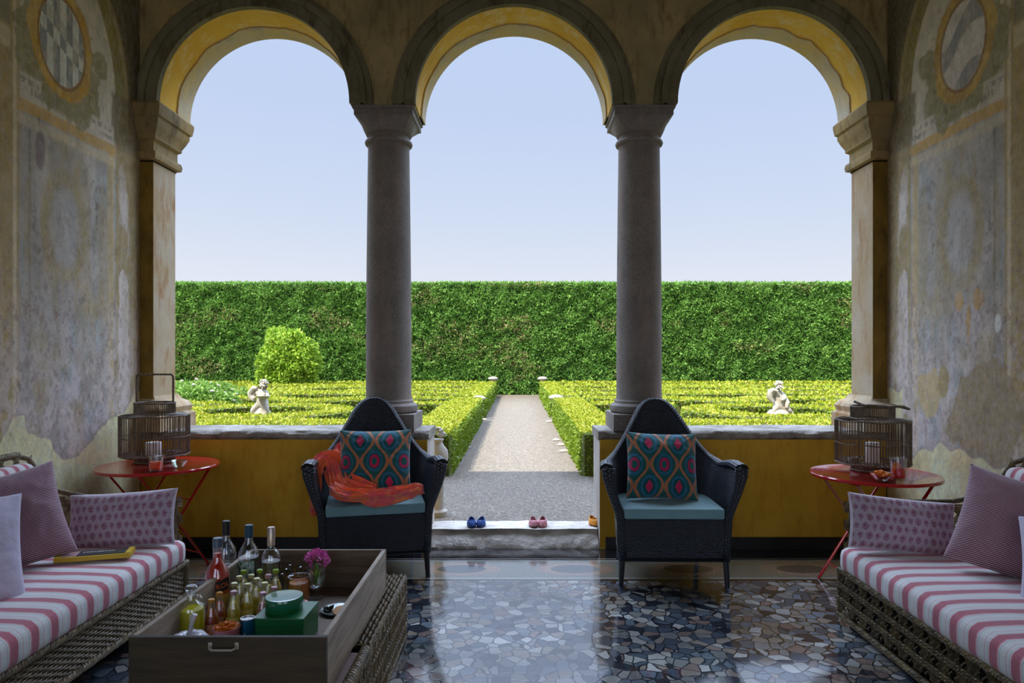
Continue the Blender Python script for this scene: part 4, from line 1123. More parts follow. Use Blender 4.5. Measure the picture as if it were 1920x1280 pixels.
# ---------------------------------------------------------------- armchairs
def armchair(loc, rz, lab):
    t = thing('wicker_armchair', lab, 'armchair', loc, rz)
    xs_ = [0, .04, .085, .12, .15, .20, .25, .30, .335, .36]; zs_ = [1.175, 1.172, 1.155, 1.125, 1.085, 1.0, .90, .80, .755, .755]
    def plan(s):   # s in -1..1 -> x,y,frontness
        a = abs(s); sg = 1 if s >= 0 else -1
        if a < .56: th = a/.56*pi/2; return sg*.335*sin(th), .02+.27*cos(th), 0
        f = (a-.56)/.44; return sg*(.335+.03*f), .02-.33*f, f
    def top(s):
        x, y, f = plan(s); z = float(np.interp(abs(x) if abs(s) < .56 else .34, xs_, zs_)); return z+.04*min(1, f*1.6)-.015*f*f
    def P(s, v, off=0.):
        x, y, f = plan(s); z0 = .19; zt_ = top(s); z = z0+(zt_-z0)*v
        a = abs(s); sg = 1 if s >= 0 else -1
        nx, ny = (sg*sin(a/.56*pi/2), cos(a/.56*pi/2)) if a < .56 else (sg, 0)
        hi = max(0, (z-.45)/.7)
        lean = .13*hi*(abs(ny)**1.5)
        flare = .075*max(0, min(1, (z-.42)/.35))*abs(nx)
        if a < .56: flare *= (1-max(0, ny))**.5*min(1, max(.0, (1.05-z)/.25))
        # upper back narrows toward the crown, belly swells low down
        swell = .03*sin(pi*min(1, max(0, (z-.19)/.5)))*(.3+.7*abs(ny))
        d = off+flare*1.0+swell
        return Vector((x+nx*d, y+ny*(d+0)+lean*(1 if y > 0 or a < .56 else 0)*max(0, ny), z))
    b = MB(); L = 2.3
    b.grid(lambda u, v: P(-1+2*u, v), 72, 26); b.grid(lambda u, v: P(-1+2*u, v, -.026), 72, 26, flip=True)
    b.uv = [[(p[0]*L, p[1]*.75) for p in f] for f in b.uv]
    b.build('woven_shell', M['dark_wicker'], t, ang=180)
    # rolled rim: thin over the back, broad over the arms
    pts = []; rad = []
    for i in range(97):
        s = -1+2*i/96; p = P(s, 1.0, -.013); f = plan(s)[2]
        w_ = max(0, min(1, (abs(s)-.40)/.3)); pts.append(p+Vector(((.012*w_)*(1 if s > 0 else -1), 0, -.01*w_))); rad.append(.020+.024*w_)
    b = MB(); n = 12; b.tube(pts, rad, n, up=(0, 0, 1), flat=(1.0, .72)); b.uv = [[(p[0], p[1]*.16) for p in f] for f in b.uv]
    b.build('rolled_rim', M['dark_wicker'], t, ang=180)
    for s in (-1, 1):      # front posts with outward scroll, running down to the floor
        b = MB(); A = P(s, 1.0, -.013)
        b.tube([(A.x+s*.004, A.y-.012, A.z-.008), (A.x+s*.002, A.y-.016, A.z-.06), (A.x-s*.02, A.y-.012, .62), (s*.352, A.y-.005, .46), (s*.342, A.y, .30), (s*.338, A.y, .17)], [.045, .040, .030, .026, .026, .026], 12, up=(0, 1, 0), flat=(1, .55))
        b.uv = [[(p[0], p[1]*.16) for p in f] for f in b.uv]; b.build('arm_post', M['dark_wicker'], t, ang=180)
        b = MB(); b.tube([(s*.335, -.30, .2), (s*.345, -.305, 0)], [.020, .016], 8, flat=(1, 1)); b.build('leg', M['black_wood'], t)
        b = MB(); b.tube([(s*.27, .25, .22), (s*.29, .30, 0)], [.020, .016], 8); b.build('leg', M['black_wood'], t)
    b = MB(); b.grid(lambda u, v: Vector((-.34+.68*u, -.305-.012*sin(pi*v), .175+.27*v)), 24, 10); b.grid(lambda u, v: Vector((-.34+.68*u, -.285, .175+.27*v)), 24, 10, flip=True)
    b.uv = [[(p[0]*.68, p[1]*.27) for p in f] for f in b.uv]; b.tube([(-.34, -.30, .175), (.34, -.30, .175)], .014, 8); b.tube([(-.34, -.30, .447), (.34, -.30, .447)], .012, 8)
    b.build('front_apron', M['dark_wicker'], t, ang=180)
    b = MB(); b.box((0, -.03, .42), (.64, .52, .03)); b.build('seat_deck', M['black_wood'], t, smooth=False)
    b = MB(); softbox(b, (0, -.055, .475), (.655, .53, .072), .014, .006, 14, 14, 5, .004, 2); b.build('seat_cushion', M['seat_blue'], t, ang=60)
    return t
armchair((-1.02, 4.86, 0), .23, 'black wicker armchair draped with an orange shawl, left of the doorway')
armchair((1.02, 4.75, 0), -.02, 'black wicker armchair without a shawl, right of the doorway')
def fringe_edge(o): return o
pillow('ikat_pillow', 'teal and orange ogee patterned cushion on the left armchair above the shawl', 'cushion', (-1.005, 4.80, .755), .50, .46, .21, M['print'], (-.24, .0, .14), ikat, seed=31, res=170, pinch=.05)
pillow('ikat_pillow', 'teal and orange ogee patterned cushion on the right armchair', 'cushion', (.988, 4.71, .745), .49, .46, .21, M['print'], (-.26, .03, -.02), ikat, seed=37, res=170, pinch=.05)

# orange shawl over the left chair's arm and seat (world coordinates)
def shawl():
    k = NT('orange_shawl'); v = k.coord()
    c = k.ramp(k.noise(v, 6, 3), [(.32, srgb(246, 104, 58)), (.48, srgb(244, 120, 66)), (.58, srgb(232, 92, 100)), (.70, srgb(248, 150, 90))])
    c = k.mix(k.ramp(k.noise(k.mapping(v, (1, 1, 3)), 24, 3), [(.55, 0.), (.66, .5)]), c, srgb(230, 88, 104))
    k.set(color=c, rough=.75, sheen=.4, spec=.25, normal=k.bump(k.noise(v, 30, 4), .3, .01))
    t = tag(bpy.data.objects.new('shawl', None), 'orange and pink shawl draped over the arm and seat of the left armchair', 'shawl'); COL.objects.link(t); t.location = (-1.0, 4.6, .5)
    o0 = Vector(t.location)
    def px(x, y, d): return Vector(((x-HX)*d/FPX, d, CH-(y-668.)*d/FPX))
    def strip(name, path, width, folds, seed, thick=.02, nu=90, nv=40, updir=None):
        P = path; D = [0]
        for i in range(1, len(P)): D.append(D[-1]+(P[i][0]-P[i-1][0]).length)
        def cat(u):
            s = u*D[-1]; i = 1
            while i < len(P)-1 and s > D[i]: i += 1
            f = (s-D[i-1])/(D[i]-D[i-1]); i0 = max(0, i-2); i3 = min(len(P)-1, i+1)
            def cr(a, b_, c_, d_, t_): return .5*((2*b_)+(c_-a)*t_+(2*a-5*b_+4*c_-d_)*t_*t_+(3*b_-a-3*c_+d_)*t_**3)
            p = cr(P[i0][0], P[i-1][0], P[i][0], P[i3][0], f); w = P[i-1][1]*(1-f)+P[i][1]*f; nrm = (P[i-1][2]*(1-f)+P[i][2]*f).normalized()
            return p, w, nrm
        def fn(u, v):
            p, w, nrm = cat(u); q, _, _ = cat(min(1, u+.01)); q0, _, _ = cat(max(0, u-.01)); tt = (q-q0).normalized(); sd = tt.cross(nrm).normalized()
            n1 = fbm(np.array([u*3+seed]), np.array([v*2.]), seed, 3)[0]
            ph = v*folds*2*pi+n1*7
            h = thick*(.5+.5*sin(ph))*(.5+n1)+thick*.4*sin(ph*2.3+u*9)
            lat = (v-.5)*w*(1+.22*(fbm(np.array([u*5.]), np.array([seed*1.]), seed+2, 2)[0]-.5))+.012*cos(ph)
            h -= thick*.9*(abs(v-.5)*2)**4
            return p+sd*lat+nrm*h-o0
        b = MB(); b.grid(fn, nu, nv); o = b.build(name, k.m, t, ang=180); sl_ = o.modifiers.new('thick', 'SOLIDIFY'); sl_.thickness = .003; return o
    F, U_, B_ = Vector((0, -1, 0)), Vector((0, 0, 1)), Vector((-.8, -.6, 0))
    strip('arm_drape', [(px(594, 966, 4.66), .05, B_), (px(592, 915, 4.66), .07, B_), (px(592, 880, 4.68), .10, Vector((-.7, -.5, .4))), (px(606, 862, 4.74), .17, Vector((-.1, -.5, .9))), (px(628, 872, 4.76), .17, Vector((.5, -.8, .3))), (px(636, 905, 4.66), .15, Vector((.4, -.9, .3))), (px(640, 925, 4.56), .13, Vector((0, -.8, .6)))], .15, 4, 3, .028)
    strip('back_drape', [(px(628, 868, 4.84), .16, F), (px(640, 845, 4.95), .16, Vector((0, -.8, .6))), (px(660, 830, 5.02), .12, F)], .15, 3, 8, .02, 40)
    strip('inner_drape', [(px(640, 850, 4.93), .14, F), (px(642, 880, 4.78), .17, F), (px(652, 905, 4.66), .17, Vector((0, -.8, .6))), (px(700, 922, 4.60), .10, Vector((0, -.4, .9)))], .15, 4, 12, .03, 70)
    strip('seat_drape', [(px(626, 914, 4.60), .08, U_), (px(650, 927, 4.50), .13, Vector((0, -.3, 1))), (px(700, 930, 4.50), .14, Vector((0, -.3, 1))), (px(750, 926, 4.53), .12, Vector((0, -.3, 1))), (px(782, 918, 4.58), .08, U_), (px(792, 921, 4.58), .05, U_)], .13, 4, 17, .034, 110)
shawl()

# ---------------------------------------------------------------- bistro tables
def bistro(loc, R, rz, lab, ztop=.74):
    t = thing('bistro_table', lab, 'side table', loc, rz)
    b = MB(); b.lathe([(R-.012, ztop-.022), (R, ztop-.020), (R+.001, ztop-.006), (R-.004, ztop), (R-.014, ztop-.003), (0.001, ztop-.003)], n=96, capends=True); b.build('tabletop', M['red_metal'], t)
    hl = .26
    for s in (-1, 1):
        for q, w in ((1, .215), (-1, .19)):
            b = MB(); b.tube([(q*hl, s*w, ztop-.025), (0, s*w, .37), (-q*hl*1.0, s*w, .0)], .012, 8, flat=(.55, 1.2), up=(0, 1, 0)); b.build('leg', M['red_metal'], t)
        b = MB(); b.tube([(0, s*.18, .37), (0, s*.225, .37)], .008, 8); b.build('pivot', M['red_metal'], t)
    b = MB()
    for q, w, zz in ((1, .215, .10), (-1, .19, .10), (1, .215, .50), (-1, .19, .50)):
        x = q*hl*((zz-.37)/.37); b.tube([(x, -w, zz), (x, w, zz)], .005, 8)
    b.build('crossbar', M['red_metal'], t)
    b = MB(); b.box((hl, 0, ztop-.03), (.02, .46, .014)); b.box((-hl, 0, ztop-.03), (.02, .42, .014)); b.build('under_rail', M['red_metal'], t, smooth=False)
    return t
bistro((-2.53, 4.80, 0), .395, radians(60), 'round red metal folding table in the left corner')
bistro((2.315, 4.44, 0), .39, radians(8), 'round red metal folding table in the right corner')
TZ = .74

# ---------------------------------------------------------------- lanterns
def lantern(loc, lab, up):
    t = thing('rod_lantern', lab, 'lantern', loc)
    R, z0, z1 = .228, .055, .335; Rc, zc = .132, .425; r = random.Random(3)
    b = MB()
    N = 78
    for i in range(N):
        a = 2*pi*i/N+r.uniform(-.012, .012); b.tube([(R*cos(a), R*sin(a), z0), (R*cos(a+r.uniform(-.012, .012)), R*sin(a), z1)], .0032, 5, cap=False)
    b.build('body_rods', M['lantern'], t)
    b = MB()
    for zz, rr in ((z0, .006), ((z0+z1)*.5-.01, .004), (z1, .006)): b.tube([(R*cos(2*pi*k/60), R*sin(2*pi*k/60), zz+.003*sin(k*.7)) for k in range(60)], rr, 6, closed=True)
    b.build('hoops', M['lantern'], t)
    b = MB()      # sloping rod shoulder
    for i in range(60):
        a = 2*pi*i/60; b.tube([(R*cos(a), R*sin(a), z1), (Rc*cos(a), Rc*sin(a), z1+.012)], .003, 5, cap=False)
    b.build('shoulder', M['lantern'], t)
    b = MB()
    for i in range(64):
        a = 2*pi*i/64; b.tube([(Rc*cos(a), Rc*sin(a), z1+.005), (Rc*cos(a), Rc*sin(a), zc)], .0034, 5, cap=False)
    for zz in (zc, z1+.012): b.tube([(Rc*cos(2*pi*k/48), Rc*sin(2*pi*k/48), zz) for k in range(48)], .007, 6, closed=True)
    b.build('collar', M['lantern'], t)
    b = MB()
    for i in range(56):
        a = 2*pi*i/56; b.tube([(.13*cos(a), .13*sin(a), 0.004), (.125*cos(a), .125*sin(a), z0+.01)], .004, 5, cap=False)
    b.tube([(.13*cos(2*pi*k/48), .13*sin(2*pi*k/48), .006) for k in range(48)], .007, 6, closed=True)
    b.lathe([(.10, .03), (.122, .03), (.122, .038), (.0, .038)], n=36)
    for i in range(40):
        a = 2*pi*i/40; b.tube([(.12*cos(a), .12*sin(a), z0), (R*cos(a), R*sin(a), z0)], .0028, 5, cap=False)
    b.build('base', M['lantern'], t)
    b = MB()
    if up: rope(b, [(-Rc, 0, zc-.03), (-Rc, 0, zc+.19), (-Rc+.012, 0, zc+.205), (Rc-.012, 0, zc+.205), (Rc, 0, zc+.19), (Rc, 0, zc-.03)], .0075, 2, .03, .0042, 5)
    else: rope(b, [(-Rc-.005, -.03, zc+.035), (-Rc+.03, -.1, zc+.012), (0, -Rc-.005, zc+.012), (Rc+.02, -.09, zc+.008), (Rc+.085, -.05, zc-.012), (Rc+.095, -.01, zc-.012), (Rc+.03, .06, zc+.005)], .009, 2, .03, .005, 5)
    b.build('handle', M['lantern'], t)
    return t
lantern((-2.625, 4.93, TZ), 'dark rod lantern with its handle upright on the left red table', True)
lantern((2.365, 4.56, TZ), 'rod lantern with its handle folded down on the right red table', False)
GLASS = glassmat('clear_glass', (.97, .98, .98)); GREENGLASS = glassmat('green_tint_glass', (.78, .92, .80)); WAX = plain('candle_wax', 236, 228, 222, .5)
def candle(loc, lab, r=.045, h=.11):
    t = thing('pillar_candle', lab, 'candle', loc)
    b = MB(); b.lathe([(r*.96, 0), (r, .004), (r, h-.004), (r*.94, h), (r*.5, h-.004), (0, h-.006)], n=28, capends=False); b.build('wax', WAX, t)
    b = MB(); b.tube([(0, 0, h-.006), (.002, 0, h+.012)], .0012, 5); b.build('wick', M['black'], t)
candle((-2.63, 4.92, TZ+.0385), 'white pillar candle inside the left lantern', .052, .105)
candle((2.36, 4.55, TZ+.0385), 'white pillar candle inside the right lantern', .042, .15)
def liquid(name, c, rough=.0): return glassmat(name, c, rough, 1.33)
def tumbler(loc, lab, r=.042, h=.095, liq=None, lh=.55, name='drinking_glass', ice=False):
    t = thing(name, lab, 'glass', loc)
    rb = r*.9
    b = MB(); b.lathe([(rb*.95, 0), (rb, .003), (r, h), (r-.002, h+.001), (r-.004, h), (rb-.003, .012), (0.0005, .012)], n=36, ribs=lambda a: 1+.012*cos(18*a)); b.build('glass_wall', GLASS, t)
    if liq:
        b = MB(); b.lathe([(rb-.0045, .0135), (rb+(r-rb)*lh-.0052, h*lh), (0.0005, h*lh+.0002)], n=36); b.build('drink', liq, t)
    if ice:
        b = MB(); b.box((.008, -.004, h*lh+.004), (.022, .022, .02), .4, .3); b.build('ice_cube', GLASS, t, smooth=False)
        b = MB(); b.lathe([(0, -.003), (.026, -.003), (.026, .003), (0, .003)], (-.006, .004, h*lh+.012), 20, False, M=Matrix.Rotation(.9, 4, 'X')); b.build('orange_slice', plain('orange_slice', 240, 120, 20), t)
    return t
ORANGE = NT('orange_drink'); ORANGE.set(color=srgb(255, 104, 24), rough=.05, trans=.15, ior=1.33); ORANGE = ORANGE.m
REDD = NT('red_drink'); REDD.set(color=srgb(236, 50, 26), rough=.05, trans=.15, ior=1.33); REDD = REDD.m
tumbler((-2.42, 4.56, TZ), 'ribbed glass half full of orange drink on the left red table', .046, .10, ORANGE, .58)
t = thing('glass_bowl', 'small empty clear glass dish beside the orange drink on the left table', 'dish', (-2.335, 4.70, TZ))
b = MB(); b.lathe([(.025, 0), (.03, .004), (.055, .04), (.057, .045), (.053, .043), (.028, .010), (.0005, .008)], n=32); b.build('dish_wall', GREENGLASS, t)
tumbler((2.345, 4.215, TZ), 'tall glass of red drink with an orange slice on the right red table', .048, .135, REDD, .52, ice=True)
t = thing('snack_bowl', 'glass bowl heaped with orange crisps on the right red table', 'bowl', (2.225, 4.19, TZ))
b = MB(); b.lathe([(.028, 0), (.034, .004), (.062, .042), (.064, .048), (.060, .046), (.032, .010), (.0005, .008)], n=32); b.build('bowl_wall', GLASS, t)
CRISP = mat('orange_crisps', srgb(240, 150, 40), srgb(220, 110, 24), 30, .6, .3)
def crisps(parent, R, z, n, seed, s=.022):
    b = MB(); r = random.Random(seed)
    for k in range(n):
        a = r.uniform(0, 2*pi); q = R*sqrt(r.random()); zz = z+.018*(1-(q/R)**2)+r.uniform(-.004, .006)
        Mx = Matrix.Rotation(r.uniform(0, 6), 4, 'Z') @ Matrix.Rotation(r.uniform(-.8, .8), 4, 'X')
        V = [Mx @ Vector((s*cos(w)*(1), s*.7*sin(w), .25*s*cos(2*w))) + Vector((q*cos(a), q*sin(a), zz)) for w in [2*pi*j/10 for j in range(10)]]
        V2 = [v+Vector((0, 0, .002)) for v in V]; F = [tuple(range(10)), tuple(range(19, 9, -1))]+[(j, 10+j, 10+(j+1) % 10, (j+1) % 10) for j in range(10)]; b.add(V+V2, F)
    o = b.build('crisps', CRISP, parent); o['kind'] = 'stuff'
crisps(t, .042, .032, 46, 3)
# ================================================================== CENTRE: OTTOMANS, CRATE AND DRINKS
XR = -.605
def otto(y0, y1, lab, cushion):
    t = thing('wicker_ottoman', lab, 'ottoman', (XR, y1, 0)); L = y1-y0; D = .67; H = .335
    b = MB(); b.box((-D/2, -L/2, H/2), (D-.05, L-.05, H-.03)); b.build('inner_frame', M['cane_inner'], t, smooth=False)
    b = MB()
    O = (0, 0, .02); lattice(b, O, (0, -1, 0), (0, 0, 1), L, H-.05, .085, 4, .008, .0042, .6)
    lattice(b, (0, 0, .02), (-1, 0, 0), (0, 0, 1), D, H-.05, .085, 4, .008, .0042, .6); lattice(b, (0, -L, .02), (-1, 0, 0), (0, 0, 1), D, H-.05, .085, 4, .008, .0042, .6)
    for zz in (.09, .17, .25): rope(b, [(.008, 0, zz), (.008, -L, zz)], .010, 2, .034, .005, 4)
    b.build('lattice_side', M['cane'], t, ang=60)
    b = MB(); rope(b, [(.0, .0, .0), (.0, .0, H)], .013, 3, .045, n=5); rope(b, [(0, 0, .015), (0, -L, .015)], .014, 3, .045, n=5); rope(b, [(0, -L, 0), (0, -L, H)], .013, 3, .045, n=5)
    if cushion: rope(b, [(0, 0, H-.005), (0, -L, H-.005)], .024, 3, .06, n=6)
    else: rope(b, [(0, 0, H-.012), (0, -L, H-.012)], .012, 3, .045, n=5); rope(b, [(0, 0, H-.012), (-D, 0, H-.012)], .012, 3, .045, n=5)
    b.build('braided_edge', M['cane'], t, ang=60)
    b = MB()
    if cushion:
        softbox(b, (-D/2-.004, -L/2, H-.024), (D-.02, L-.03, .052), .02, 0, 8, 20, 4)
        b.uv = [[(p[0], p[1]) for p in f] for f in b.uv]; o = b.build('cloth_top', M['otto_cloth'], t, ang=180)
    else:
        weave(b, (.0, 0, H), (0, -1, 0), (-1, 0, 0), L, D, .034, .019, .006, .0062, .005, seed=6, jit=.0015)
        for i in range(6): b.tube([(.002, 0, H-.012*i), (.002, -L, H-.012*i)], .005, 4)
        b.build('woven_lid', M['cane'], t, ang=60)
k = NT('fine_striped_cloth'); x = k.xyz(k.coord()); f_ = k.math('FRACT', k.math('MULTIPLY', x[1], 95.)); k.set(color=k.mix(k.math('GREATER_THAN', f_, .5), srgb(84, 54, 50), srgb(176, 158, 148)), rough=.9); M['otto_cloth'] = k.m
otto(2.76, 3.63, 'wicker ottoman with woven lid under the far half of the wooden crate', False)
otto(1.70, 2.72, 'wicker ottoman with fine striped cloth top under the near half of the wooden crate', True)

CX0, CX1, CY0, CY1, CZ0, CZ1 = -1.32, -.651, 2.31, 3.37, .352, .55
t = thing('wooden_crate', 'large shallow weathered wooden crate serving as a drinks tray on the ottomans', 'crate', ((CX0+CX1)/2, (CY0+CY1)/2, CZ0))
W_, L_, H_ = CX1-CX0, CY1-CY0, CZ1-CZ0
def board(n, c, d, m):
    b = MB(); b.box(c, d); return mods_bevel(b.build(n, m, t, smooth=False), .003, 2)
board('bottom_board', (0, 0, .009), (W_-.04, L_-.04, .018), M['crate_in'])
fb = board('front_board', (0, -L_/2+.01, H_/2), (W_, .02, H_), M['crate_front'])
board('back_board', (0, L_/2-.01, H_/2), (W_, .02, H_), M['crate_in'])
board('side_board', (-W_/2+.01, 0, H_/2), (.02, L_-.04, H_), M['crate']); board('side_board', (W_/2-.01, 0, H_/2), (.02, L_-.04, H_), M['crate'])
b = MB(); b.tube([(-.045, 0, .006), (-.043, -.012, -.002), (-.034, -.018, -.004), (.034, -.018, -.004), (.043, -.012, -.002), (.045, 0, .006)], .004, 8); b.box((-.045, -.0, .004), (.012, .004, .022)); b.box((.045, -.0, .004), (.012, .004, .022))
o = b.build('handle', plain('pale_metal', 206, 200, 186, .35, metal=.6), fb, loc=(-.012, -L_/2-.0005, .166)); o['label'] = 'pale metal drawer handle'
FZ = .3705

STEEL = plain('steel', 200, 200, 200, .25, metal=1.0); PAPER = plain('cream_label', 226, 220, 200, .6)
def text_mesh(name, txt, size, m, parent, R=None, loc=(0, 0, 0), rot=0., ang0=0., extrude=.0004):
    cu = bpy.data.curves.new(name, 'FONT'); cu.body = txt; cu.size = size; cu.align_x = 'CENTER'; cu.align_y = 'CENTER'; cu.extrude = extrude; cu.resolution_u = 3
    tmp = bpy.data.objects.new(name, cu); COL.objects.link(tmp); bpy.context.view_layer.update()
    dg = bpy.context.evaluated_depsgraph_get(); me = bpy.data.meshes.new_from_object(tmp.evaluated_get(dg)); bpy.data.objects.remove(tmp, do_unlink=True)
    for v in me.vertices:
        x, y, z = v.co; c, s = cos(rot), sin(rot); x, y = x*c-y*s, x*s+y*c
        if R: a = -pi/2+ang0+x/R; v.co = (cos(a)*(R+z), sin(a)*(R+z), y)
        else: v.co = (x, -z, y)
    me.materials.clear(); me.materials.append(m)
    o = bpy.data.objects.new(name, me); COL.objects.link(o); o.parent = parent; o.location = loc; return o
def wrap_label(name, R, z0, z1, a0, a1, m, parent, slant=0., n=18):
    b = MB(); b.grid(lambda u, v: Vector(((R)*cos(a0+(a1-a0)*u), R*sin(a0+(a1-a0)*u), z0+(z1-z0)*v+slant*(u-.5))), n, 3); return b.build(name, m, parent, ang=180)
def at(px, d): return (px-HX)*d/FPX
def bottle(name, lab, px, d, prof, glass, liq=None, lq=None, group=None, cat='bottle', rz=0):
    t = thing(name, lab, cat, (at(px, d), d, FZ), rz, group)
    inner = [(max(.0005, r-.003), z) for r, z in reversed(prof) if z > .004]
    b = MB(); b.lathe(prof+inner[:-1]+[(inner[-1][0], .006), (.0005, .006)], n=36, capends=False); b.lathe([(.0005, 0), (prof[0][0], 0)], n=36, capends=False)
    b.build('glass', glass, t, ang=50)
    if liq:
        pr = [(max(.0005, r-.0036), max(z, .0068)) for r, z in prof if z < lq]
        rl = np.interp(lq, [z for r, z in prof], [r for r, z in prof])-.0036
        b = MB(); b.lathe(pr+[(rl, lq), (.0005, lq)], n=32, capends=False); b.lathe([(.0005, .0068), (pr[0][0], .0068)], n=32, capends=False); b.build('liquid', liq, t, ang=50)
    return t
def cap(t, r, z0, z1, m, name='cap'):
    b = MB(); b.lathe([(r, z0), (r+.0005, z1-.003), (r-.002, z1), (0, z1)], n=28, capends=False); return b.build(name, m, t, ang=40)
AP = glassmat('aperol_red', srgb(255, 70, 20), 0, 1.35); k = NT('red_liquor'); k.set(color=srgb(226, 34, 16), rough=.05, trans=.12, ior=1.35); AP = k.m
# red aperitif bottle
pr = [(.051, 0), (.052, .01), (.052, .160), (.048, .19), (.034, .222), (.021, .243), (.0195, .26), (.020, .335)]
t = bottle('liquor_bottle', 'red liquor bottle with dark label and blue-grey cap, front left in the crate', 408, 2.98, pr, GLASS, AP, .272, rz=.35)
cap(t, .0205, .298, .338, plain('blue_grey_cap', 96, 112, 130, .3, metal=.4)); wrap_label('label', .0526, .112, .162, -pi*.85, -pi*.15, plain('black_label', 22, 20, 24, .5), t, .022)
text_mesh('label_text', 'APEROL', .030, plain('orange_letters', 236, 110, 40, .5), t, .0530, (0, 0, .137), .14)
wrap_label('lower_label', .0525, .040, .104, -pi*.85, -pi*.15, plain('gold_label', 200, 160, 70, .5), t)
# three clear spirit bottles
pr = [(.045, 0), (.046, .01), (.046, .20), (.042, .225), (.026, .25), (.0165, .27), (.0155, .335)]
t = bottle('spirit_bottle', 'clear spirit bottle with black cap behind the red bottle', 424, 3.23, pr, GLASS, glassmat('clear_spirit', (1, 1, 1), 0, 1.36), .14, rz=.2)
cap(t, .0175, .285, .352, plain('black_cap', 20, 22, 22, .4)); wrap_label('label', .0468, .08, .16, -pi*.8, -pi*.2, plain('pale_blue_label', 190, 190, 214, .6), t)
pr = [(.046, 0), (.047, .01), (.047, .205), (.044, .225), (.030, .252), (.018, .275), (.0165, .34)]
t = bottle('spirit_bottle', 'clear spirit bottle with dark teal cap, middle of the three tall clear ones', 466.5, 3.17, pr, GLASS, glassmat('clear_spirit_b', (.94, 1, .98), 0, 1.36), .20)
cap(t, .0185, .29, .348, plain('teal_cap', 28, 74, 96, .35)); 
b = MB(); DG = plain('dark_green_print', 30, 62, 54, .6)
wrap_label('label', .0478, .09, .19, -pi*.78, -pi*.22, mat('grey_green_label', srgb(178, 196, 190), srgb(120, 150, 140), 60, .6), t)
r = random.Random(3)
for q in range(16): a = -pi/2+r.uniform(-.75, .75); b.box((.0480*cos(a), .0480*sin(a), r.uniform(.10, .18)), (.004, .003, r.uniform(.006, .02)), a+pi/2)
b.build('label_print', DG, t, smooth=False)
pr = [(.043, 0), (.044, .01), (.044, .195), (.040, .222), (.028, .24), (.0165, .25), (.0155, .262), (.0155, .34)]
t = bottle('spirit_bottle', 'clear round-shouldered spirit bottle with silver wrapped neck, rightmost tall bottle', 508.5, 3.14, pr, GLASS, glassmat('clear_spirit_c', (.96, .96, 1), 0, 1.36), .19)
cap(t, .017, .262, .345, mat('silver_foil', srgb(190, 176, 176), srgb(214, 196, 160), 20, .3, metal=.6)); wrap_label('label', .0448, .10, .135, -pi*.45, -pi*.10, plain('slate_label', 36, 50, 66, .5), t, .004)
text_mesh('label_text', 'CRE', .024, plain('white_letters', 220, 224, 226, .5), t, .0452, (0, 0, .118), .05, .62)
# ten small yellow mixers
YEL = NT('yellow_mixer'); YEL.set(color=srgb(255, 226, 70), rough=.05, trans=.2, ior=1.34); YEL = YEL.m
ORL = NT('amber_soda'); ORL.set(color=srgb(214, 84, 24), rough=.05, trans=.15, ior=1.34); ORL = ORL.m
SB = [(.0275, 0), (.0290, .006), (.0290, .082), (.024, .108), (.0135, .135), (.0115, .15), (.0115, .163)]
def small(px, d, lab, grp, liq, capm, h=1.0, lq=.125, lbl=None):
    t = bottle('mixer_bottle', lab, px, d, [(r, z*h) for r, z in SB], GLASS, liq, lq*h, grp)
    cap(t, .0135, .158*h, .172*h, capm)
    if lbl: wrap_label('label', .0294, .028, .070, -pi*.85, -pi*.15, lbl, t)
    return t
GOLD = plain('champagne_cap', 206, 200, 150, .3, metal=.7); LIME = plain('lime_cap', 140, 170, 40, .35, metal=.3); PINKC = plain('dusty_pink_cap', 190, 150, 160, .35, metal=.4); OCAP = plain('ochre_cap', 196, 140, 60, .35, metal=.3)
YL = mat('yellow_label', srgb(240, 214, 90), srgb(214, 200, 130), 60, .6); OLB = mat('amber_label', srgb(200, 110, 50), srgb(230, 190, 150), 60, .6)
for i, (px, d, m_, w) in enumerate(((439, 2.89, GOLD, 'pale cap, left end of the second row'), (464, 2.88, GOLD, 'pale cap, right beside the teal can'), (457, 3.06, LIME, 'lime cap, left in the back row'), (471, 3.00, GOLD, 'pale cap, middle of the back row'),
        (487, 3.07, LIME, 'lime cap, behind the middle of the cluster'), (503, 3.0, PINKC, 'pink cap, in front of the rightmost tall bottle'), (517, 3.07, LIME, 'pale lime cap, rightmost of the cluster'), (449, 2.98, GOLD, 'pale cap, beside the red liquor bottle'),
        (496, 2.895, GOLD, 'pale gold cap, behind the green tin'), (438, 2.79, PINKC, 'pink cap, frontmost of the cluster'), (481, 2.95, GOLD, 'gold cap, at the very centre of the cluster'))):
    small(px, d, 'small yellow mixer bottle with '+w, 'small yellow mixer bottles in the crate', YEL, m_, lbl=YL)
for px, d, m_, w in ((383, 2.86, PINKC, 'behind the yellow jug bottle'), (396, 2.72, OCAP, 'with ochre cap beside the orange snack bowl'), (411, 2.80, OCAP, 'with ochre cap in front of the red liquor bottle'), (493, 2.80, PINKC, 'with pink cap left behind the green tin'), (514, 2.865, PINKC, 'with pink cap half hidden behind the green tin')):
    small(px, d, 'small amber soda bottle '+w, 'small amber soda bottles in the crate', ORL, m_, .95, lbl=OLB)
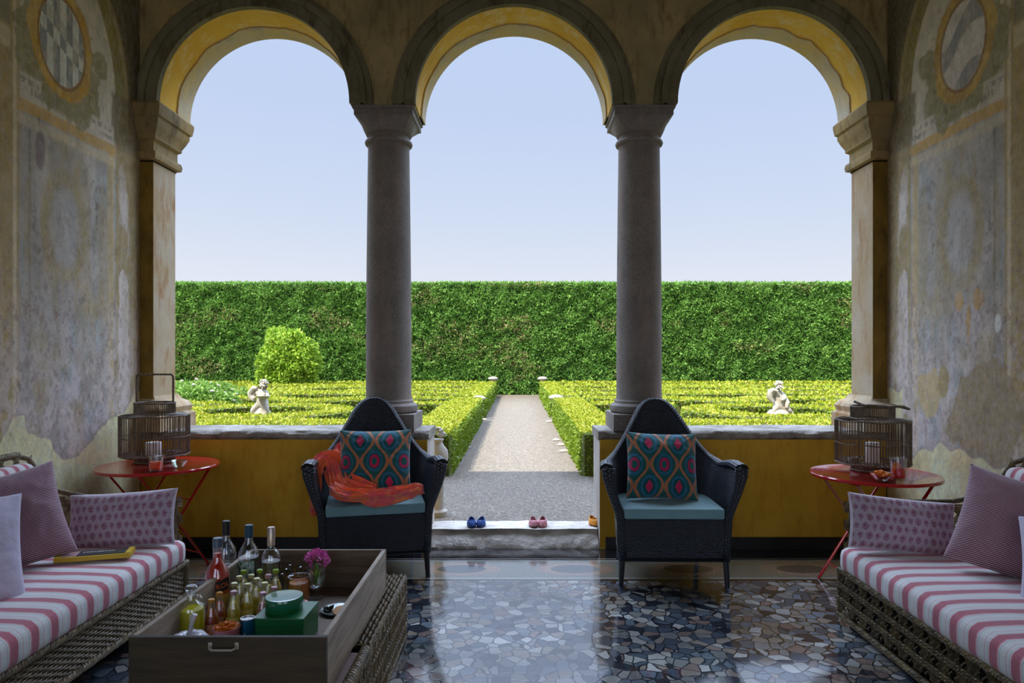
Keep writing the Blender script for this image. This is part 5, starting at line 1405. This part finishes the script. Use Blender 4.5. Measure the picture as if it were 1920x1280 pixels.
# yellow jug bottle
k = NT('limoncello'); k.set(color=srgb(240, 226, 20), rough=.05, trans=.12, ior=1.35)
pr = [(.048, 0), (.050, .008), (.050, .14), (.044, .165), (.024, .178), (.0185, .186), (.0185, .215)]
t = bottle('jug_bottle', 'squat round bottle of bright yellow liqueur with glass stopper, left in the crate', 359, 2.66, pr, GLASS, k.m, .148)
b = MB(); b.lathe([(.016, .20), (.016, .215), (.023, .218), (.024, .232), (.018, .238), (0, .238)], n=24); b.build('stopper', GLASS, t)
wrap_label('label', .0506, .03, .075, -pi*.75, -pi*.25, plain('pale_grey_label', 200, 200, 200, .6), t)
b = MB(); b.tube([(.018, 0, .195), (.034, 0, .20), (.044, 0, .185), (.046, 0, .165)], .005, 8); b.build('jug_handle', GLASS, t)
# white pumpkin ornament
t = thing('pumpkin_ornament', 'white ribbed ceramic pumpkin with long curved stem in the near left crate corner', 'ornament', (at(354, 2.43), 2.43, FZ))
b = MB(); b.lathe([(.02, .012), (.05, .0), (.078, .018), (.086, .045), (.078, .078), (.052, .098), (.025, .098), (.006, .086)], n=90, ribs=lambda a: 1-.13*(abs(cos(4.5*a))**8), capends=True); gq = b.build('gourd', plain('white_ceramic', 214, 212, 226, .3, coat=.5), t, ang=180); gq.scale = (1, 1, 1.42)
b = MB(); b.tube([(0, 0, .118), (.003, 0, .145), (.010, 0, .178), (.022, 0, .212)], [.013, .009, .0075, .009], 10); b.build('stem', plain('pale_stem', 196, 186, 190, .4), t)
# pink bowl of crisps
t = thing('snack_bowl', 'pink ceramic bowl of orange crisps beside the teal can in the crate', 'bowl', (at(425, 2.59), 2.59, FZ))
b = MB(); b.lathe([(.026, 0), (.030, .004), (.044, .055), (.049, .104), (.0475, .106), (.0455, .104), (.040, .055), (.024, .010), (.0005, .008)], n=40); b.build('bowl_wall', plain('pink_ceramic', 206, 130, 128, .35, coat=.4), t)
crisps(t, .036, .094, 50, 8, .017)
# teal can
t = thing('drink_can', 'small teal drink can standing left of the green box', 'can', (at(464.5, 2.63), 2.63, FZ))
b = MB(); b.lathe([(.022, 0), (.0265, .006), (.0285, .014), (.0285, .112), (.0265, .120)], n=36, capends=False); b.build('can_body', mat('teal_can', srgb(24, 110, 140), srgb(20, 90, 124), 10, .3, metal=.5), t)
b = MB(); b.lathe([(.0265, .120), (.027, .1235), (.0245, .1235), (.0235, .119), (0, .119)], n=36, capends=False); b.lathe([(.009, .120), (.009, .1215), (0, .1215)], (.0, -.006, 0), 14, False); b.build('lid', STEEL, t)
b = MB()
for q in range(5): a = -pi/2+.1*(q-2); b.box((.0287*cos(a), .0287*sin(a), .045+.012*(q % 3)), (.004, .001, .012), a+pi/2)
b.build('label_print', plain('pale_teal_print', 170, 210, 214, .4), t, smooth=False)
# green box and tin
GB = mat('green_card', srgb(26, 116, 62), srgb(20, 104, 54), 3, .38, spec=.6)
bx = (at(528, 2.715)+.018, 2.722)
t = thing('green_box', 'emerald green square box under the round green tin in the crate', 'box', (bx[0], bx[1], FZ), radians(-1))
b = MB(); b.box((0, 0, .045), (.194, .188, .09)); mods_bevel(b.build('box_body', GB, t, smooth=False), .002, 2)
b = MB(); b.box((0, 0, .104), (.198, .192, .034)); mods_bevel(b.build('lid', GB, t, smooth=False), .003, 2)
t = thing('round_tin', 'round green tin standing on the emerald box', 'tin', (bx[0]-.012, bx[1]+.005, FZ+.1215))
b = MB(); b.lathe([(.070, 0), (.071, .003), (.071, .03)], n=64); b.build('tin_body', GB, t)
b = MB(); b.lathe([(.0725, .018), (.0735, .020), (.0735, .050), (.0715, .0535), (.066, .0545), (0, .0545)], n=64, capends=False); b.build('lid', mat('glossy_green_lid', srgb(30, 120, 84), srgb(26, 112, 78), 3, .18, spec=.8, coat=.6), t)
# honey-coloured jar, glasses, tomatoes, flower glass, plate
t = thing('preserve_jar', 'open glass jar of amber preserve in the far half of the crate', 'jar', (at(560.5, 3.12), 3.12, FZ))
b = MB(); pr = [(.046, 0), (.050, .006), (.0515, .09), (.046, .105), (.046, .122), (.049, .124), (.049, .128)]; b.lathe(pr+[(.0455, .128), (.0435, .12), (.0435, .106), (.048, .09), (.046, .010), (.0005, .008)], n=40); b.build('jar_glass', GLASS, t)
k = NT('amber_preserve'); k.set(color=srgb(232, 128, 34), rough=.15, trans=.25, ior=1.4)
b = MB(); b.lathe([(.0455, .011), (.0474, .088), (.043, .100), (.0005, .101)], n=36); b.build('preserve', k.m, t)
tumbler((at(553, 3.275), 3.275, FZ), 'clear drinking glass behind the amber preserve jar', .036, .125)
tumbler((at(538, 3.205), 3.205, FZ), 'clear drinking glass between the tall bottles and the preserve jar', .034, .105)
tumbler((at(528, 3.29), 3.29, FZ), 'clear drinking glass at the back board behind the rightmost tall bottle', .034, .110)
t = thing('goblet', 'small stemmed glass holding a pink flower at the back of the crate', 'vase', (at(594, 3.20), 3.20, FZ))
b = MB(); b.lathe([(.034, 0), (.034, .003), (.010, .008), (.007, .02), (.010, .034), (.030, .05), (.042, .08), (.046, .145), (.044, .146), (.040, .085), (.026, .052), (.0005, .042)], n=40); b.build('goblet_glass', GLASS, t)
b = MB(); b.lathe([(.001, .043), (.025, .054), (.039, .085), (.0405, .10), (.0005, .1002)], n=32, capends=False); b.build('water', glassmat('water', (.92, .97, .93), 0, 1.33), t)
t = thing('pink_flower', 'ruffled magenta pink flower head in the stemmed glass', 'flower', (at(594, 3.20), 3.20, FZ+.06))
b = MB(); b.tube([(0, 0, 0), (.004, 0, .05), (0, 0, .10)], .004, 6); b.build('stem', plain('green_stem', 96, 150, 50, .5), t)
b = MB()
for q in range(6):
    a = q*1.05; b.grid(lambda u, v: Vector((.024*cos(a)*v+.010*(u-.5)*-sin(a), .024*sin(a)*v+.010*(u-.5)*cos(a), .03+.03*v)), 2, 4)
b.build('leaves', plain('fresh_leaf', 120, 180, 50, .5), t)
b = MB(); r = random.Random(12)
for q in range(95):
    a = r.uniform(0, 2*pi); e = r.uniform(-.2, 1.5); R_ = .035+.018*r.random(); dirv = Vector((cos(a)*cos(e), sin(a)*cos(e), sin(e)))
    c_ = dirv*R_; c_.z = c_.z*.85+.108; sd = dirv.cross(Vector((r.uniform(-1, 1), r.uniform(-1, 1), r.uniform(-1, 1)))).normalized(); up_ = sd.cross(dirv).normalized()
    b.grid(lambda u, v: c_+sd*(.015*(u-.5)*(1+v))+up_*(.006*sin(u*9+q))+dirv*(.014*v-.004*cos(u*7)), 4, 2)
k = NT('pink_petals'); k.set(color=k.ramp(k.noise(k.coord(), 60, 3), [(.35, srgb(206, 70, 160)), (.65, srgb(240, 140, 206))]), rough=.6, sss=.1)
b.build('petals', k.m, t, ang=180)
t = thing('fruit_dish', 'dark rimmed dish of tomatoes behind the round green tin', 'dish', (at(566, 2.965), 2.965, FZ))
b = MB(); b.lathe([(.03, 0), (.034, .003), (.054, .035), (.056, .040), (.053, .040), (.034, .010), (.0005, .008)], n=36); b.build('dish_wall', plain('dark_ceramic', 60, 66, 62, .3, coat=.4), t)
k = NT('tomato'); k.set(color=srgb(206, 52, 26), rough=.2, coat=.4)
for q, (dx, dy, dz, rr, w) in enumerate(((.0, .022, .046, .024, 'largest tomato at the back of the dark dish'), (.030, -.005, .045, .020, 'tomato at the right of the dark dish'), (-.026, .002, .044, .019, 'tomato at the left of the dark dish'), (.008, -.026, .040, .018, 'front tomato in the dark dish'))):
    t = thing('tomato', 'red '+w, 'tomato', (at(566, 2.965)+dx, 2.965+dy, FZ+dz), group='tomatoes in the dark dish')
    b = MB(); b.lathe([(rr*sin(pi*i/12)*(1.06), -rr*.86*cos(pi*i/12)) for i in range(13)], n=24, capends=False, ribs=lambda a: 1+.03*cos(5*a)); b.build('flesh', k.m, t, ang=180)
    b = MB()
    for j in range(5): a = j*2*pi/5; b.box((rr*.25*cos(a), rr*.25*sin(a), rr*.87), (rr*.45, rr*.12, .001), a)
    b.build('calyx', plain('calyx', 70, 110, 40, .6), t, smooth=False)
t = thing('plate', 'small round metal plate against the right board of the crate', 'plate', (at(634, 3.03)-.0, 3.02, FZ))
b = MB(); b.lathe([(.045, 0), (.05, .002), (.070, .009), (.073, .013), (.0705, .0125), (.05, .005), (.0005, .0045)], n=48); b.build('plate_dish', mat('pewter', srgb(150, 156, 150), srgb(120, 126, 122), 20, .3, metal=.7), t)
px_, py_ = t.location.x, t.location.y
k = NT('dried_orange'); v = k.coord(); x_ = k.xyz(v); an = k.math('ARCTAN2', x_[1], x_[0]); sg = k.math('ABSOLUTE', k.math('SINE', k.math('MULTIPLY', an, 5.)))
k.set(color=k.mix(k.ramp(sg, [(.1, 0.), (.3, 1.)]), srgb(228, 190, 140), srgb(216, 150, 84)), rough=.6)
for q, (dx, dy, dz, tl, w) in enumerate(((.012, -.024, .014, .30, 'in front, tilted over the others'), (.030, .004, .011, .1, 'at the right side of the plate'), (.012, .024, .010, .05, 'at the back of the plate'))):
    o_ = MB(); o_.lathe([(.026, -.002), (.028, 0), (.026, .002), (0, .002)], n=28, capends=True); o = o_.build('orange_slice', k.m, ang=40, loc=(px_+dx, py_+dy, FZ+dz)); o.rotation_euler = (tl, 0, q)
    tag(o, 'dried orange slice '+w, 'orange slice', 'dried orange slices on the plate')
b = MB(); r = random.Random(4)
for q in range(22):
    a = r.uniform(0, 6.28); b.grid(lambda u, v: Vector((.020*cos(a)*v+.012*(u-.5)*sin(a), .022*sin(a)*v+.012*(u-.5)*cos(a), .010+.012*r.random()*v+.006*sin(u*8))), 3, 3)
o = b.build('herb_sprig', plain('dark_herb', 44, 52, 30, .7), ang=180, loc=(px_-.040, py_+.004, FZ+.002)); tag(o, 'dark dried herb sprig at the left of the plate', 'herbs')

# ---------------------------------------------------------------- shoes on the step
def shoe(loc, rz, m, sole, inner, lab, grp, strap=None, bow=None):
    t = thing('shoe', lab, 'shoe', loc, rz, grp); Lh, Wh = .075, .036
    def outline(u, k_=1.):     # u angle
        c, s = cos(u), sin(u); y = -s*Lh; w = Wh*(1.0 if y < 0 else .86)*(1-.12*(y/Lh)**2); return Vector((c*w*k_, y*(.98 if k_ < 1 else 1), 0))
    b = MB(); b.grid(lambda u, v: outline(2*pi*u)*(1.0)+Vector((0, 0, .012*v)), 32, 1, wrapu=True); b.add([outline(2*pi*i/32)+Vector((0, 0, .0)) for i in range(32)], [tuple(reversed(range(32)))]); b.add([outline(2*pi*i/32)+Vector((0, 0, .012)) for i in range(32)], [tuple(range(32))]); b.build('sole', sole, t)
    def up_(u, v):
        p = outline(2*pi*u); s = sin(2*pi*u)            # s>0 -> toe (towards -y)
        if s > 0: hh = .030; pull = .62*s                # toe box reaches back
        else: hh = .036+.012*(-s); pull = .10
        z = .010+hh*sin(v*pi/2)+.008*v*(s > 0)
        q = Vector((p.x*(1-.30*v**2), p.y*(1-pull*v**1.5) if s > 0 else p.y*(1-.12*v), z)); return q
    b = MB(); b.grid(up_, 40, 10, wrapu=True); o = b.build('upper', m, t, ang=180); sd = o.modifiers.new('thick', 'SOLIDIFY'); sd.thickness = .003
    b = MB(); b.add([outline(2*pi*i/32)*.85+Vector((0, .004, .015)) for i in range(32)], [tuple(range(32))]); b.build('insole', inner, t)
    if strap:
        b = MB(); b.tube([(-.030, -.005, .03), (-.018, -.012, .052), (0, -.015, .058), (.018, -.012, .052), (.030, -.005, .03)], .006, 8, flat=(1.3, .35)); b.build('strap', strap, t)
    if bow:
        b = MB()
        for s in (-1, 1): b.tube([(0, -.028, .052), (s*.012, -.022, .066), (s*.020, -.028, .060), (s*.006, -.032, .052)], .0022, 6)
        b.build('lace_bow', bow, t)
    return t
BL = mat('blue_canvas', srgb(38, 84, 156), srgb(30, 66, 130), 30, .8, .2); BLD = plain('navy', 26, 34, 64, .8); PK = mat('pink_canvas', srgb(214, 146, 152), srgb(196, 124, 132), 30, .8, .2); PKD = plain('dark_brown_lining', 90, 58, 56, .8); RB = plain('rubber_brown', 80, 56, 44, .7); OR = mat('orange_canvas', srgb(240, 160, 40), srgb(226, 140, 30), 20, .7); PKS = plain('pink_rubber', 170, 110, 118, .7)
Z = .131
shoe((at(884, 5.50), 5.52, Z), .12, BL, BLD, BLD, 'blue lace-up shoe, left one of the blue pair on the step', 'blue pair of shoes', bow=BL)
_s = shoe((at(902, 5.50), 5.525, Z), -.08, BL, BLD, BLD, 'blue lace-up shoe with a pale patch, right one of the blue pair', 'blue pair of shoes', bow=BL)
b = MB(); b.lathe([(0, 0), (.011, .002), (.011, .004), (0, .005)], (-.004, -.040, .042), 14, False, M=Matrix.Rotation(.6, 4, 'X')); b.build('pale_patch', plain('pale_patch', 206, 214, 226, .6), _s)
shoe((at(1000, 5.52), 5.53, Z), .05, PK, RB, PKD, 'pink shoe with a strap, left one of the pink pair on the step', 'pink pair of shoes', strap=PK)
shoe((at(1017.5, 5.52), 5.535, Z), -.05, PK, PKS, PKD, 'pink shoe without strap, right one of the pink pair on the step', 'pink pair of shoes')
shoe((at(1112, 5.58)-.0, 5.56, Z), .2, OR, RB, RB, 'orange sandal at the right end of the doorway step', None, strap=OR)
